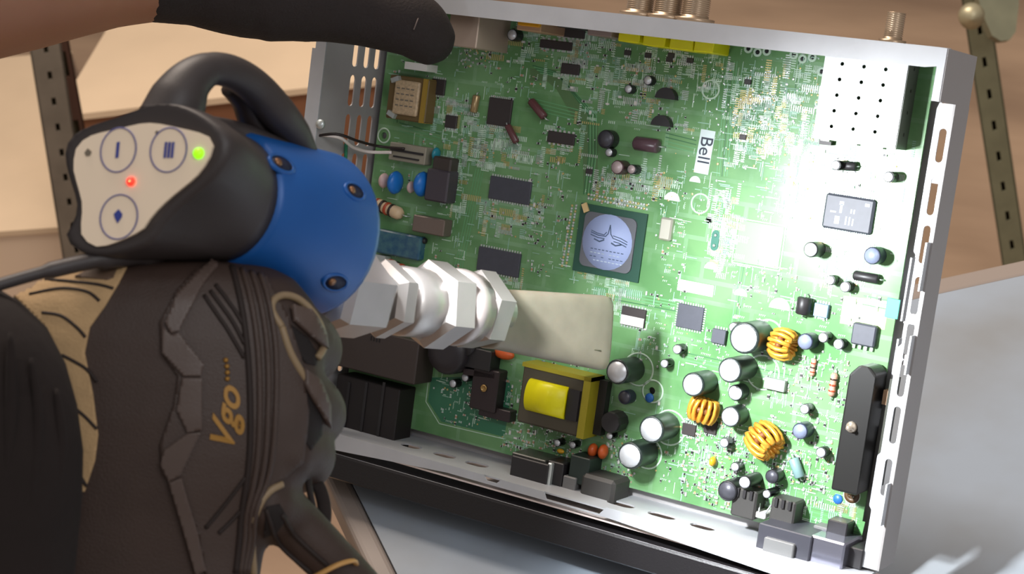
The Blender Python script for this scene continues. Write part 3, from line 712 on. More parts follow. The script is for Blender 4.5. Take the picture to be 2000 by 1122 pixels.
# front panel components (bottom of the board)
def fblock(name, x, y, wpx, hpx, h, mt, label=None, n0=0, bev=.0006, rz=0): return block(name, x, y, wpx, hpx, h, mt, n0=n0, bev=bev, label=label, rz=rz)
fblock('connector', 1032, 925, 70, 52, .022, DARKP, 'black block at the front edge')
fblock('connector', 1032, 898, 64, 12, .020, mat('dark_foil', (66, 66, 62), .3, .3))
fblock('switch', 1082, 930, 30, 54, .018, DARKP); fblock('switch', 1130, 920, 36, 54, .016, mat('dark_green_block', (38, 50, 46), .5))
fblock('spring_clip', 1070, 935, 8, 60, .021, PIN); fblock('spring_clip', 1110, 950, 24, 36, .018, mat('grey_plastic', (112, 112, 112), .5))
fblock('connector', 1165, 958, 62, 50, .020, mat('charcoal_block', (58, 56, 54), .55), 'charcoal block at the front edge', bev=.002)
for (x, y) in [(1452, 985), (1527, 1005)]:
    o, u, v, w_, l_ = fblock('receiver_module', x, y, 42, 56, .014, mat('charcoal_block', (58, 56, 54)), 'charcoal ribbed module', bev=.001)
    for k in range(3):
        m_ = MB(); m_.box(((k - 1) * w_ * .28, l_ * .36, .0145), (w_ * .12, l_ * .3, .0016), DARKP); m_.obj('rib', o)
fblock('connector', 1530, 1062, 92, 54, .030, mat('slate_plastic', (58, 58, 66), .45), 'slate grey port block at the bottom edge')
fblock('connector', 1519, 1074, 52, 34, .003, mat('grey_plastic', (112, 112, 112)), n0=.030)
o, u, v, w_, l_ = fblock('port_housing', 1612, 1085, 60, 62, .028, mat('shiny_port', (150, 150, 165), .22, .8), 'shiny metal port housing at the bottom edge', bev=.001)
fblock('connector', 1634, 1036, 34, 34, .012, DARKP); fblock('connector', 1604, 1042, 30, 24, .010, mat('grey_plastic', (112, 112, 112)))
fblock('connector', 1664, 1090, 34, 40, .020, DARKP)
fblock('led_package', 1482, 1007, 22, 12, .012, WHITEP)
btube([(1482, 1002, .012), (1484, 985, .008), (1480, 975, .001)], .0005, PIN, 'lead'); btube([(1494, 1004, .012), (1506, 988, .008), (1522, 974, .001)], .0005, PIN, 'lead')
fblock('tape', 1743, 603, 22, 38, .0004, mat('teal_tape', (70, 176, 148), .5))
fblock('white_label', 1358, 563, 64, 22, .0004, mat('white_silk', (226, 238, 228)))
# handwritten sticker
o, u, v, w_, l_ = fblock('paper_sticker', 1376, 297, 26, 84, .0003, mat('white_sticker', (214, 228, 228), .6), 'white sticker with handwriting', bev=0, rz=math.radians(-2))
tv, tf = text_mesh('Bell', .0110, 0, .0001)
m_ = MB(); m_.add([Matrix.Rotation(-PI / 2, 4, 'Z') @ v_ for v_ in tv], tf, mat('ink', (50, 56, 70), .6)); m_.obj('handwriting', o, (0, .001, .0005))
# bare pad square with outline
o, u, v, w_, l_ = fblock('bare_pad_area', 1482, 478, 78, 80, .0002, mat('light_green_pad', (118, 178, 112), .45), bev=0)
m_ = MB()
for s_ in (-1, 1):
    m_.box((s_ * w_ * .54, 0, .0002), (.0006, l_ * 1.08, .0002), SILK); m_.box((0, s_ * l_ * .54, .0002), (w_ * 1.08, .0006, .0002), SILK)
m_.obj('silkscreen_line', o)
# ring pads along the top edge
for x, y in [(1462, 95), (1480, 102), (1498, 100), (1551, 107), (1568, 115), (1587, 112), (1605, 140), (1600, 202)]:
    u, v = B(x, y, 0); m_ = MB(); m_.lathe([(.0013, 0), (.0027, 0), (.0027, .0003), (.0013, .0003)], SILK, 14, loop=True); m_.lathe([(.0013, .0001), (0, .0001)], DARKP, 10); m_.obj('ring_pad', rec, (u, v, .00005))
# dark oval and silk rings
u, v = B(1397, 470); m_ = MB(); m_.plate(stadium(0, 0, .0120, .0048, PI / 2), [], .0004, mat('dark_teal_pad', (24, 104, 84), .4), Matrix.Translation((0, 0, .0005))); o = m_.obj('oval_pad', rec, (u, v, 0))
m_ = MB(); m_.lathe([(0, 0), (.0011, 0), (.0008, .0008), (0, .001)], PIN, 10, Matrix.Translation((0, .003, .0005))); m_.lathe([(0, 0), (.0011, 0), (.0008, .0008), (0, .001)], PIN, 10, Matrix.Translation((0, -.003, .0005))); m_.obj('solder_dot', o)
def ring(x, y, rpx, mt=SILK, wd=.0005):
    u, v = B(x, y); r = rpx * mpp(x, y); m_ = MB(); m_.lathe([(r - wd, 0), (r + wd, 0), (r + wd, .00022), (r - wd, .00022)], mt, 28, loop=True); return m_.obj('silkscreen_ring', rec, (u, v, .00003))
for x, y, r in [(1247, 722, 32), (1308, 836, 34), (1368, 398, 19), (1275, 765, 22), (1500, 655, 30), (1490, 728, 34), (750, 265, 14), (1664, 968, 16), (1265, 886, 30), (1388, 175, 18)]: ring(x, y, r)
u, v = B(1664, 968, 0); m_ = MB(); m_.lathe([(.0045, 0), (.0045, .0004), (.0018, .0004), (.0018, .0002), (0, .0002)], mat('brown_ring_pad', (84, 60, 36), .45), 20); m_.obj('screw_pad', rec, (u, v, 0))
for x, y in [(1268, 778), (1636, 976), (1060, 714)]:
    u, v = B(x, y, .0005); m_ = MB(); m_.lathe([(0, 0), (.003, 0), (.0026, .0008), (0, .001)], mat('blue_paint_dot', (48, 110, 190), .4), 10); m_.obj('paint_dot', rec, (u, v, 0))

# ---- fine clutter of the board: joined stuff
fine = MB(); silk = MB(); traces = MB()
GR1 = mat('trace_green', (100, 160, 108), .45); GR2 = mat('trace_green_dark', (58, 112, 68), .45); GY = mat('grey_silk', (150, 190, 168), .6)
def smd(x, y, kind=None):
    u, v = B(x, y)
    if not (0.003 < u < W - .003 and .003 < v < H - .003): return
    a = random.choice([0, PI / 2]); l = random.uniform(.0011, .0026); w2 = l * random.uniform(.4, .6); h = random.uniform(.0004, .0009)
    c_ = random.choice([DARKP, TAN, CHIPD, WHITEP, GY]) if kind is None else kind
    dx = math.cos(a) * l * .42; dy = math.sin(a) * l * .42
    fine.box((u, v, h / 2), (l * .62, w2, h), c_, rz=a)
    fine.box((u + dx, v + dy, h / 2), (l * .24, w2 * 1.05, h * 1.05), PIN, rz=a); fine.box((u - dx, v - dy, h / 2), (l * .24, w2 * 1.05, h * 1.05), PIN, rz=a)
def comb(x, y, n=None):
    u, v = B(x, y); n = n or random.randint(4, 11); a = random.choice([0, PI / 2]); st = random.uniform(.0008, .0014); l = random.uniform(.0012, .0045)
    mt = random.choice([SILK, PIN, GY, SILK, GOLD])
    for k in range(n):
        du, dv = (k * st, 0) if a == 0 else (0, k * st)
        if 0.003 < u + du < W - .003 and .004 < v + dv < H - .003:
            silk.box((u + du, v + dv, .00016), ((st * .45, l) if a == 0 else (l, st * .45)) + (.00022,), mt)
def line(x, y):
    u, v = B(x, y); a = random.choice([0, PI / 2]); l = random.uniform(.0015, .009)
    if l / 2 < u < W - l / 2 and l / 2 < v < H - l / 2: silk.box((u, v, .00012), (l, random.uniform(.0003, .0006), .00018), random.choice([SILK, GY, GY]), rz=a)
def glyphs(x, y):                                            # tiny part-number strokes: short dashes, no words
    u, v = B(x, y); a = random.choice([0, 1]); n = random.randint(2, 4)
    for k in range(n):
        d = k * .0011; du, dv = (d, 0) if a == 0 else (0, d)
        if 0.003 < u + du < W - .003 and .003 < v + dv < H - .003:
            silk.box((u + du, v + dv + .0004, .00012), (.0007, .0003, .00016), SILK); silk.box((u + du - .0002, v + dv, .00012), (.00025, .0011, .00016), SILK)
def via(x, y):
    u, v = B(x, y)
    if 0.003 < u < W - .003 and .003 < v < H - .003: r = random.uniform(.0004, .0009); silk.lathe([(r, .0001), (r * .8, .0004), (0, .0005)], random.choice([SOLDER, PIN, GOLD]), 6, Matrix.Translation((u, v, 0)), False)
def zone(x0, y0, x1, y1, n, mix):
    fn = {'s': smd, 'c': comb, 'l': line, 'g': glyphs, 'v': via}
    for _ in range(int(n * 1.5)): fn[random.choice(mix)](random.uniform(x0, x1), random.uniform(y0, y1))
zone(940, 60, 1200, 120, 90, 'scccgv'); zone(1060, 90, 1400, 180, 170, 'sccllgv'); zone(1130, 130, 1260, 240, 60, 'scclg')
zone(900, 95, 960, 135, 40, 'vvvs'); zone(905, 240, 1010, 330, 60, 'cccv'); zone(840, 190, 920, 290, 60, 'sclg'); zone(940, 120, 1050, 200, 40, 'slg')
zone(1230, 180, 1340, 260, 40, 'sclg'); zone(1050, 230, 1150, 330, 50, 'scg'); zone(1150, 340, 1300, 400, 90, 'ccsgv'); zone(1290, 330, 1340, 560, 70, 'slgv')
zone(1030, 330, 1110, 540, 80, 'sllgv'); zone(930, 390, 1060, 470, 60, 'ccslv'); zone(860, 300, 910, 430, 60, 'cllg'); zone(930, 540, 1020, 570, 14, 'cg')
zone(1410, 130, 1600, 330, 330, 'cllgvvl'); zone(1430, 180, 1540, 300, 160, 'vvcg'); zone(1480, 325, 1590, 430, 60, 'llgv'); zone(1380, 380, 1440, 540, 80, 'ccgl'); zone(1430, 520, 1560, 640, 60, 'slgv')
zone(1600, 290, 1790, 380, 40, 'cgls'); zone(1600, 460, 1700, 560, 50, 'cllg'); zone(1700, 380, 1780, 470, 20, 'lg'); zone(1540, 560, 1720, 640, 40, 'sgl')
zone(1120, 530, 1220, 640, 60, 'ccgl'); zone(1260, 560, 1340, 640, 24, 'sgl'); zone(1230, 640, 1420, 720, 60, 'sglv'); zone(1500, 700, 1660, 960, 220, 'ssglvl'); zone(1400, 690, 1600, 800, 60, 'sgl')
zone(1330, 815, 1460, 1000, 330, 'sssvvgl'); zone(1460, 880, 1620, 1000, 110, 'sslgv'); zone(1560, 960, 1690, 1060, 50, 'cllg'); zone(1180, 850, 1240, 960, 70, 'ssgv'); zone(860, 740, 1020, 830, 100, 'ssvgl')
zone(980, 830, 1140, 900, 120, 'sssvgl'); zone(1030, 700, 1140, 720, 10, 's'); zone(840, 460, 930, 500, 12, 'lg'); zone(1340, 90, 1600, 200, 60, 'lvg'); zone(760, 70, 900, 300, 50, 'slg'); zone(740, 320, 900, 620, 50, 'lgs')
zone(1350, 180, 1420, 420, 40, 'lgv'); zone(1280, 780, 1400, 960, 60, 'slgv'); zone(760, 60, 1790, 1040, 260, 'lgv')
# pads around the processor, two staggered rows
for k in range(22):
    for j in (0, 1):
        smx = 1122 + 6 - k * .9 * 1.0; 
        for (x_, y_) in ((1118 - k * .95 + j * 8, 402 + k * 5.6), (1150 + k * 5.4, 380 + k * 1.0 + j * 8)):
            u, v = B(x_, y_); silk.lathe([(.0009, .0001), (.0007, .0005), (0, .0006)], GOLD if (k + j) % 3 == 0 else PIN, 7, Matrix.Translation((u, v, 0)), False)
# parallel diagonal traces at upper left
for k in range(6):
    pts = [(1040 + k * 3, 128 + k * 3), (1085 + k * 2, 140 + k * 2), (1150 + k * 3, 225 - k * 0), (1150 + k * 3, 300), (1140 + k * 3, 380)]
    for a_, b_ in zip(pts, pts[1:]):
        ua, va = B(*a_); ub, vb = B(*b_); L_ = math.hypot(ub - ua, vb - va)
        traces.box(((ua + ub) / 2, (va + vb) / 2, .00005), (L_, .0007, .00012), GR1 if k % 2 else GR2, rz=math.atan2(vb - va, ub - ua))
for (x0, y0, x1, y1, n, dx, dy) in [(1400, 345, 1420, 120, 5, 5, 0), (1340, 690, 1550, 735, 3, 0, 7), (780, 140, 780, 240, 4, -4, 0), (880, 560, 930, 330, 4, 5, 0), (1465, 480, 1440, 640, 3, -6, 0), (1160, 560, 1320, 590, 4, 0, 6), (1690, 570, 1740, 580, 4, -3, 8), (1560, 120, 1550, 200, 2, 7, 0), (1580, 990, 1680, 1015, 4, 0, 9), (1030, 190, 1130, 215, 4, 0, 7), (1300, 260, 1360, 275, 4, 0, 8), (780, 240, 860, 262, 3, 0, 8)]:
    for k in range(n):
        ua, va = B(x0 + k * dx, y0 + k * dy); ub, vb = B(x1 + k * dx, y1 + k * dy); L_ = math.hypot(ub - ua, vb - va)
        traces.box(((ua + ub) / 2, (va + vb) / 2, .00006), (L_, .0006, .0001), random.choice([GR1, GR2, GR1]), rz=math.atan2(vb - va, ub - ua))
# pale guard line in the power corner
for a_, b_ in [((838, 735), (832, 785)), ((832, 785), (858, 828)), ((858, 828), (985, 858))]:
    ua, va = B(*a_); ub, vb = B(*b_); L_ = math.hypot(ub - ua, vb - va)
    traces.box(((ua + ub) / 2, (va + vb) / 2, .00006), (L_, .0005, .00016), SILK, rz=math.atan2(vb - va, ub - ua))
def poly_patch(pts, mt, name, z=.0001, label=None):
    m_ = MB(); p_ = [B(x, y) for x, y in pts]; m_.plate(p_[::-1], [], .0001, mt, Matrix.Translation((0, 0, z))); return m_.obj(name, rec, label=label)
poly_patch([(842, 738), (836, 784), (862, 824), (985, 854), (1000, 760), (990, 735)], mat('teal_green_area', (52, 116, 84), .45), 'copper_area')
mat('mid_green_area', (92, 148, 88), .45)
poly_patch([(1035, 134), (1085, 136), (1105, 150), (1168, 245), (1166, 372), (1140, 372), (1138, 262), (1088, 176), (1070, 160), (1035, 158)], mat('dull_green_band', (84, 118, 74), .5), 'copper_area')
poly_patch([(1648, 578), (1738, 590), (1728, 645), (1640, 632)], mat('yellow_green_area', (160, 196, 120), .4), 'copper_area')
poly_patch([(1560, 990), (1690, 1020), (1680, 1062), (1570, 1040)], mat('mid_green_area', (70, 152, 72)), 'copper_area')
fine.obj('surface_mount_parts', rec, kind='stuff'); silk.obj('silkscreen_printing', rec, kind='stuff'); traces.obj('copper_traces', rec, kind='stuff')

# ================================================================== the gun
A0 = P(265, 370, .62); CB = P(446, 388, .660); CF = P(612, 458, .712)
ax = (CF - A0).normalized()
gx = ax.cross(-down).normalized(); gy = gx.cross(ax).normalized()
GM = Matrix(((gx.x, gy.x, ax.x, A0.x), (gx.y, gy.y, ax.y, A0.y), (gx.z, gy.z, ax.z, A0.z), (0, 0, 0, 1)))
gun = thing('cleaning_gun', 'black and blue handheld blasting gun with lit keypad, pointed at the board', 'tool', GM)
GRUB = mat('black_rubber', (56, 50, 50), .5, bump=.1, bscale=1500)
GBLK = mat('gun_black', (38, 30, 30), .45)
BLUE = mat('blue_anodised', (18, 88, 164), .42, .1, noise=.06, nscale=40)
# rear face plane, turned a little towards the viewer
pn = (ax + fwd * .8).normalized()
outer = [(128, 300), (140, 268), (175, 246), (230, 228), (285, 208), (330, 200), (380, 214), (430, 248), (446, 275), (440, 310), (412, 350), (350, 402), (312, 445), (292, 475), (250, 492), (195, 502), (150, 492), (130, 465), (146, 435), (152, 400), (136, 345)]
panel = [(144, 312), (152, 284), (180, 264), (230, 252), (290, 240), (350, 250), (400, 263), (414, 280), (412, 300), (385, 342), (330, 388), (296, 422), (278, 448), (235, 470), (195, 482), (172, 474), (158, 455), (160, 420), (160, 395), (148, 350), (143, 328)]
def resample(p, n):
    p = [Vector(q) for q in p]; L_ = [0]
    for i in range(len(p)): L_.append(L_[-1] + (p[(i + 1) % len(p)] - p[i]).length)
    out = []; i = 0
    for k in range(n):
        t = L_[-1] * k / n
        while L_[i + 1] < t: i += 1
        f = (t - L_[i]) / (L_[i + 1] - L_[i]); out.append(p[i].lerp(p[(i + 1) % len(p)], f))
    return out
def closed_smooth(p, k=4):
    out = []; n = len(p)
    for i in range(n):
        p0, p1, p2, p3 = [Vector(p[(i + j) % n]) for j in (-1, 0, 1, 2)]
        for j in range(k):
            t = j / k; out.append(.5 * ((2 * p1) + (p2 - p0) * t + (2 * p0 - 5 * p1 + 4 * p2 - p3) * t * t + (3 * p1 - p0 - 3 * p2 + p3) * t ** 3))
    return out
NR = 48
rear = resample([on_plane(x, y, A0, pn) for x, y in closed_smooth(outer)], NR)
cen = sum(rear, Vector()) / NR
def circle3(c, axis, r, n=NR, ref=None):
    axis = axis.normalized(); e1 = (ref - ref.dot(axis) * axis).normalized(); e2 = axis.cross(e1)
    return [c + e1 * r * math.cos(2 * PI * k / n) + e2 * r * math.sin(2 * PI * k / n) for k in range(n)]
ref = rear[0] - cen
c1 = circle3(CB, ax, .0258, NR, ref)
# orientation match
if (rear[NR // 4] - cen).dot(c1[NR // 4] - CB) < 0: c1 = [c1[-k % NR] for k in range(NR)]
def mixr(t, sc=1.0, push=0): 
    r_ = []
    for a_, b_ in zip(rear, c1):
        a2 = cen + (a_ - cen) * sc + ax * push
        r_.append(a2.lerp(b_, t))
    return r_
mb = MB()
rings = [mixr(0, .90, -.0005), mixr(0, .97, -.0012), mixr(0, 1.0, .003), mixr(0, 1.0, .010), mixr(.35, 1.0, .008), mixr(.62, 1.0, .008), mixr(.85, 1.0, .003), c1]
mb.loft(rings, GRUB)
mb.obj('housing', gun, world=True, label='black rubber housing')
# keypad panel
pp = resample([on_plane(x, y, A0 - pn * .0018, pn) for x, y in closed_smooth(panel)], 40)
mb = MB(); n = 40; top = pp; bot = [p + pn * .0022 for p in pp]
mb.add(top + bot, [tuple(range(n)), tuple(range(2 * n - 1, n - 1, -1))] + [(k, (k + 1) % n, n + (k + 1) % n, n + k) for k in range(n)], mat('keypad_cream', (250, 230, 204), .45))
kp = mb.obj('keypad', gun, world=True, label='cream keypad')
KB = mat('keypad_blue_line', (88, 90, 150), .5); KI = mat('keypad_ink', (52, 66, 150), .5)
Q0 = A0 - pn * .0021
def on_kp(x, y, off=0): return on_plane(x, y, Q0 - pn * off, pn)
for (cx, cy, rx, ry, an) in [(231, 293, 34, 44, .25), (329, 293, 35, 44, .25), (232, 424, 36, 44, .25)]:
    e_ = []
    for k in range(28):
        t = 2 * PI * k / 28; xx, yy = rx * math.cos(t), ry * math.sin(t); e_.append(on_kp(cx + xx * math.cos(an) - yy * math.sin(an), cy + xx * math.sin(an) + yy * math.cos(an)))
    mb = MB(); mb.tube(e_, .00028, KB, 6, closed=True); b_ = mb.obj('button_ring', kp); b_.data.transform(kp.matrix_world.inverted()) if False else None
    I = gun.matrix_world.inverted()
    for v_ in b_.data.vertices: v_.co = I @ v_.co
def kp_poly(pts, mt, name, off=.0002, th=.0004):
    top = [on_kp(x, y, off) for x, y in pts]; n = len(top); bot = [p + pn * th for p in top]; I = gun.matrix_world.inverted()
    m_ = MB(); m_.add([I @ p for p in top + bot], [tuple(range(n)), tuple(range(2 * n - 1, n - 1, -1))] + [(k, (k + 1) % n, n + (k + 1) % n, n + k) for k in range(n)], mt); return m_.obj(name, kp)
kp_poly([(228, 278), (233, 277), (230, 308), (225, 309)], KI, 'button_mark')
for dx in (-7, 0, 7): kp_poly([(329 + dx, 278), (333 + dx, 277), (330 + dx, 308), (326 + dx, 309)], KI, 'button_mark')
kp_poly([(222, 418), (231, 409), (238, 418), (237, 424), (229, 436), (224, 426)], KI, 'button_mark')
kp_poly([(165, 298), (171, 290), (178, 296), (175, 304), (168, 305)], mat('keypad_grey', (120, 110, 96), .6), 'button_mark')
kp_poly([(303, 257), (308, 255), (308, 261), (304, 262)], mat('keypad_grey', (120, 110, 96)), 'button_mark')
def led(x, y, r, rgb, st, name, label):
    I = gun.matrix_world.inverted(); m_ = MB(); c_ = on_kp(x, y, 0); m_.lathe([(r, 0), (r * .9, .0008), (r * .4, .0016), (0, .0018)], mat(name + '_glow', rgb, .4, emit=st), 14)
    o = m_.obj(name, kp, label=label); z = -pn; x_ = z.orthogonal().normalized(); y_ = z.cross(x_)
    Mw = Matrix(((x_.x, y_.x, z.x, c_.x), (x_.y, y_.y, z.y, c_.y), (x_.z, y_.z, z.z, c_.z), (0, 0, 0, 1))); o.matrix_local = I @ Mw; return o
led(256, 355, .0018, (255, 50, 34), 1.6, 'red_lamp', 'glowing red lamp'); led(388, 300, .0022, (140, 240, 20), 1.2, 'green_lamp', 'glowing green lamp')
led(257, 355, .0010, (255, 240, 150), 4.0, 'lamp_core', None)
# hook loop over the housing
hp = [(330, 238, .632, 60), (350, 192, .634, 54), (374, 156, .637, 42), (412, 135, .642, 32), (455, 142, .650, 33), (500, 172, .662, 36), (540, 218, .672, 38), (575, 262, .684, 34), (604, 312, .694, 22)]
pts = smooth_path([P(x, y, d) for x, y, d, r in hp]); rad = []
for i in range(len(pts)):
    t = i / 6; k = min(int(t), len(hp) - 2); f_ = t - k; rad.append(((hp[k][3] * (1 - f_) + hp[k + 1][3] * f_)) * .655 / F)
mb = MB(); mb.tube(pts, rad, GRUB, 16); mb.obj('hanging_hook', gun, world=True, label='black rubber hook loop')
mb = MB(); mb.tube(smooth_path([P(455, 165, .662), P(478, 195, .668), P(492, 235, .674), P(520, 285, .682)]), .0058, GBLK, 12); mb.obj('hook_web', gun, world=True)
mb = MB(); mb.tube(smooth_path([P(405, 250, .650), P(450, 258, .660), P(500, 274, .668), P(560, 300, .68)]), .0050, GRUB, 12); mb.obj('saddle', gun, world=True)
# blue collar
rf = .0362
mb = MB(); ref2 = gy
def ringax(c, r, n=40): return circle3(c, ax, r, n, gy)
CBk = CB; Lc = (CF - CBk).length
# make the collar axis exact along ax from CB
CFx = CBk + ax * (CF - CBk).dot(ax); off = CF - CFx
def cc(t): return CBk.lerp(CF, t)
mb.loft([ringax(cc(-.02), .0245), ringax(cc(0), .0270), ringax(cc(.03), .0282), ringax(cc(.5), .0325), ringax(cc(.95), rf), ringax(cc(1.0), rf - .0006), ringax(cc(1.0), rf - .004), ringax(cc(.7), .028), ringax(cc(.68), .006)], BLUE, cap=False)
collar_bvh = BVHTree.FromPolygons([v_.copy() for v_ in mb.v], mb.f)
mb.obj('collar', gun, world=True, label='blue flared collar')
# rimmed discs on the collar, coloured dark as the shade inside recesses
GN = mat('notch_shade', (10, 20, 52), .6)
collar_bvh_pts = []
def collar_point(x, y):
    p, n_, _i, _d = collar_bvh.ray_cast(CAM, px_ray(x, y).normalized())
    if p is None: return None
    return p, (n_ if n_.dot(px_ray(x, y)) < 0 else -n_)
for (x, y, rr, dx, dy) in [(550, 320, .0068, 8, 14), (693, 374, .0062, 6, 10), (503, 458, .0056, -6, 8), (655, 552, .0066, -8, 6)]:
    h_ = collar_point(x, y)
    if h_:
        p, nn_ = h_; m_ = MB(); z = nn_; x_ = (ax - ax.dot(z) * z).normalized(); y_ = z.cross(x_)
        Mw = Matrix(((x_.x, y_.x, z.x, p.x), (x_.y, y_.y, z.y, p.y), (x_.z, y_.z, z.z, p.z), (0, 0, 0, 1)))
        m_.lathe([(rr * 1.12, -.001), (rr * 1.12, .0004), (rr * .9, .0007), (rr * .86, .0002)], BLUE, 18, Mw @ Matrix.Scale(.62, 4, (0, 1, 0)), cap=False)
        m_.lathe([(rr * .88, -.0008), (rr * .88, .0003), (0, .00032)], GN, 18, Mw @ Matrix.Scale(.62, 4, (0, 1, 0)))
        m_.lathe([(rr * .28, .0003), (rr * .26, .0010), (0, .0011)], mat('brass_screw_small', (150, 110, 80), .35, .6), 8, Mw @ Matrix.Translation((-rr * .35, 0, 0)))
        m_.obj('screw_recess', gun, world=True)
# LED ring: emitters inside the flare and the real beam
LEDM = mat('white_led', (235, 245, 255), .4, emit=30)
for k in range(8):
    a_ = 2 * PI * k / 8 + .2; c_ = cc(.86) + gx * .026 * math.cos(a_) + gy * .026 * math.sin(a_)
    m_ = MB(); x_ = gx; y_ = gy; Mw = Matrix(((x_.x, y_.x, ax.x, c_.x), (x_.y, y_.y, ax.y, c_.y), (x_.z, y_.z, ax.z, c_.z), (0, 0, 0, 1)))
    m_.lathe([(.0022, 0), (.0022, .001), (.001, .002), (0, .0022)], LEDM, 10, Mw); m_.obj('led_lamp', gun, world=True)
bu, bv = .42, .03
aim = BOARD @ Vector((bu, bv, 0))
for (q, pw) in ((Vector((.230, .190, .292)), 1.0), (Vector((.212, .192, .300)), 1.0), (Vector((.232, .168, .288)), .9)):
    lamp('gun_beam', 'SPOT', BOARD @ q, aim, 5.7 * pw, (.93, .97, 1.0), spot_size=math.radians(100), spot_blend=1.0, shadow_soft_size=.006)
lamp('gun_glow', 'POINT', CF + ax * .004 + gy * .030, CF + ax, .20, (.90, .96, 1.0), shadow_soft_size=.008)
# nozzle: nut, nut, flat translucent tip
NZ0 = P(668, 575, .742); NZ1 = P(960, 608, .835)
na = (NZ1 - NZ0).normalized(); NUT = mat('satin_fitting', (178, 172, 168), .3, .75, noise=.05, nscale=100)
nref = (-down - (-down).dot(na) * na).normalized()
LN = (NZ1 - NZ0).length
def nring(t, r, n, ph=0, sq=1.0):
    c = NZ0 + na * (LN * t); e1 = nref; e2 = na.cross(e1)
    return [c + e1 * r * math.cos(2 * PI * (k + ph) / n) + e2 * r * sq * math.sin(2 * PI * (k + ph) / n) for k in range(n)]
mb = MB(); mb.loft([nring(-.55, .010, 24), nring(1.08, .010, 24)], NUT); mb.obj('nozzle_pipe', gun, world=True)
def nut(t0, t1, r, ph, label=None):
    mb = MB(); mb.loft([nring(t0, r * .84, 6, ph), nring(t0 + .035, r, 6, ph), nring(t1 - .035, r, 6, ph), nring(t1, r * .84, 6, ph)], NUT, smooth=False)
    o = mb.obj('hex_nut', gun, world=True, label=label); return o
nut(-.12, .17, .0200, .25, 'large hex fitting next to the collar'); nut(.20, .33, .0185, .1)
nut(.50, .70, .0215, .0, 'hex fitting of the nozzle'); nut(.80, .98, .0205, .3)
mb = MB(); mb.loft([nring(.33, .0150, 24), nring(.36, .0168, 24), nring(.50, .0168, 24), nring(.52, .0150, 24)], NUT); mb.obj('threaded_collar', gun, world=True)
mb = MB(); mb.loft([nring(.68, .0185, 24), nring(.74, .0195, 24), nring(.82, .0185, 24)], mat('brown_grey_metal', (170, 160, 156), .3, .6)); mb.obj('washer', gun, world=True)
TIP = mat('translucent_plastic', (134, 127, 111), .5, noise=.14, nscale=70, sss=.1)
tA = P(958, 622, .842); tB = P(1188, 652, .905); td = (tB - tA).normalized(); tu = (-down - (-down).dot(td) * td).normalized(); ts = td.cross(tu)
rings = []
for (t, hh, ww) in [(-.03, .0150, .012), (.0, .0158, .0115), (.08, .0158, .010), (.3, .0172, .0075), (.6, .0188, .0055), (.93, .0206, .0038), (.985, .0200, .0034), (1.0, .0185, .003)]:
    c = tA.lerp(tB, t); r_ = []
    for k in range(28):
        a_ = 2 * PI * k / 28; cs, sn = math.cos(a_), math.sin(a_)
        r_.append(c + tu * hh * math.copysign(abs(cs) ** .55, cs) + ts * ww * math.copysign(abs(sn) ** .7, sn))
    rings.append(r_)
mb = MB(); mb.loft(rings, TIP); mb.obj('nozzle_tip', gun, world=True, label='flat translucent beige nozzle tip')
mb = MB(); mb.tube([tA.lerp(tB, t) - tu * (.0085 + .002 * t) - ts * (.0035) * (1 if ts.dot(fwd) > 0 else -1) for t in (.05, .35, .6, .9)], [.0016, .0013, .0010, .0006], TIP, 8); mb.obj('mould_seam', gun, world=True)
# grip and hose
mb = MB(); mb.tube([P(430, 440, .672), P(400, 560, .675), P(370, 760, .675), P(350, 900, .67)], [.018, .016, .016, .017], GBLK, 16); mb.obj('grip', gun, world=True)
mb = MB(); mb.tube(smooth_path([P(340, 488, .655), P(280, 495, .64), P(200, 506, .628), P(100, 528, .618), P(0, 556, .61), P(-90, 585, .60)]), [.0055] * 7 + [.0044] * 6 + [.0032] * 6 + [.0024] * 12, GRUB, 10); mb.obj('lower_fin', gun, world=True)

# ================================================================== the person
per = thing('person', 'person in dark work gloves and dark sleeve holding the box and the gun', 'person', Matrix.Translation(P(-200, 500, .62)))
SKIN = mat('skin', (146, 98, 72), .5, noise=.08, nscale=30, sss=.15)
GLV = mat('black_glove_fabric', (32, 22, 20), .85, noise=.15, nscale=80, bump=.4, bscale=700)
GLB = mat('brown_black_leather', (58, 42, 35), .62, noise=.12, nscale=60, bump=.25, bscale=1200)
SLV = mat('dark_sleeve', (30, 21, 19), .95, noise=.2, nscale=30, bump=.5, bscale=120)
def remesh(o, vox, sm=8):
    r = o.modifiers.new('r', 'REMESH'); r.mode = 'VOXEL'; r.voxel_size = vox; r.use_smooth_shade = True
    s = o.modifiers.new('s', 'SMOOTH'); s.iterations = sm; s.factor = .5
    return o
def ptube(mb, pts, mt, n=18, k=5):                            # (x, y, depth, radius in metres)
    path = smooth_path([P(x, y, d) for x, y, d, r in pts], k); rad = []
    for i in range(len(path)):
        t = i / k; j = min(int(t), len(pts) - 2); f_ = t - j; rad.append(pts[j][3] * (1 - f_) + pts[j + 1][3] * f_)
    # rounded ends
    d0 = (path[0] - path[1]).normalized(); d1 = (path[-1] - path[-2]).normalized()
    path = [path[0] + d0 * rad[0] * .9, path[0] + d0 * rad[0] * .6] + path + [path[-1] + d1 * rad[-1] * .6, path[-1] + d1 * rad[-1] * .9]
    rad = [rad[0] * .25, rad[0] * .75] + rad + [rad[-1] * .75, rad[-1] * .25]
    mb.tube(path, rad, mt, n)
# forearm (skin) of the hand on the box
mb = MB(); ptube(mb, [(-420, 60, .80, .046), (-150, -15, .84, .043), (60, -50, .87, .039), (220, -62, .895, .032), (330, -62, .91, .028)], SKIN, 24)
fa = mb.obj('forearm', per, world=True, label='bare forearm')
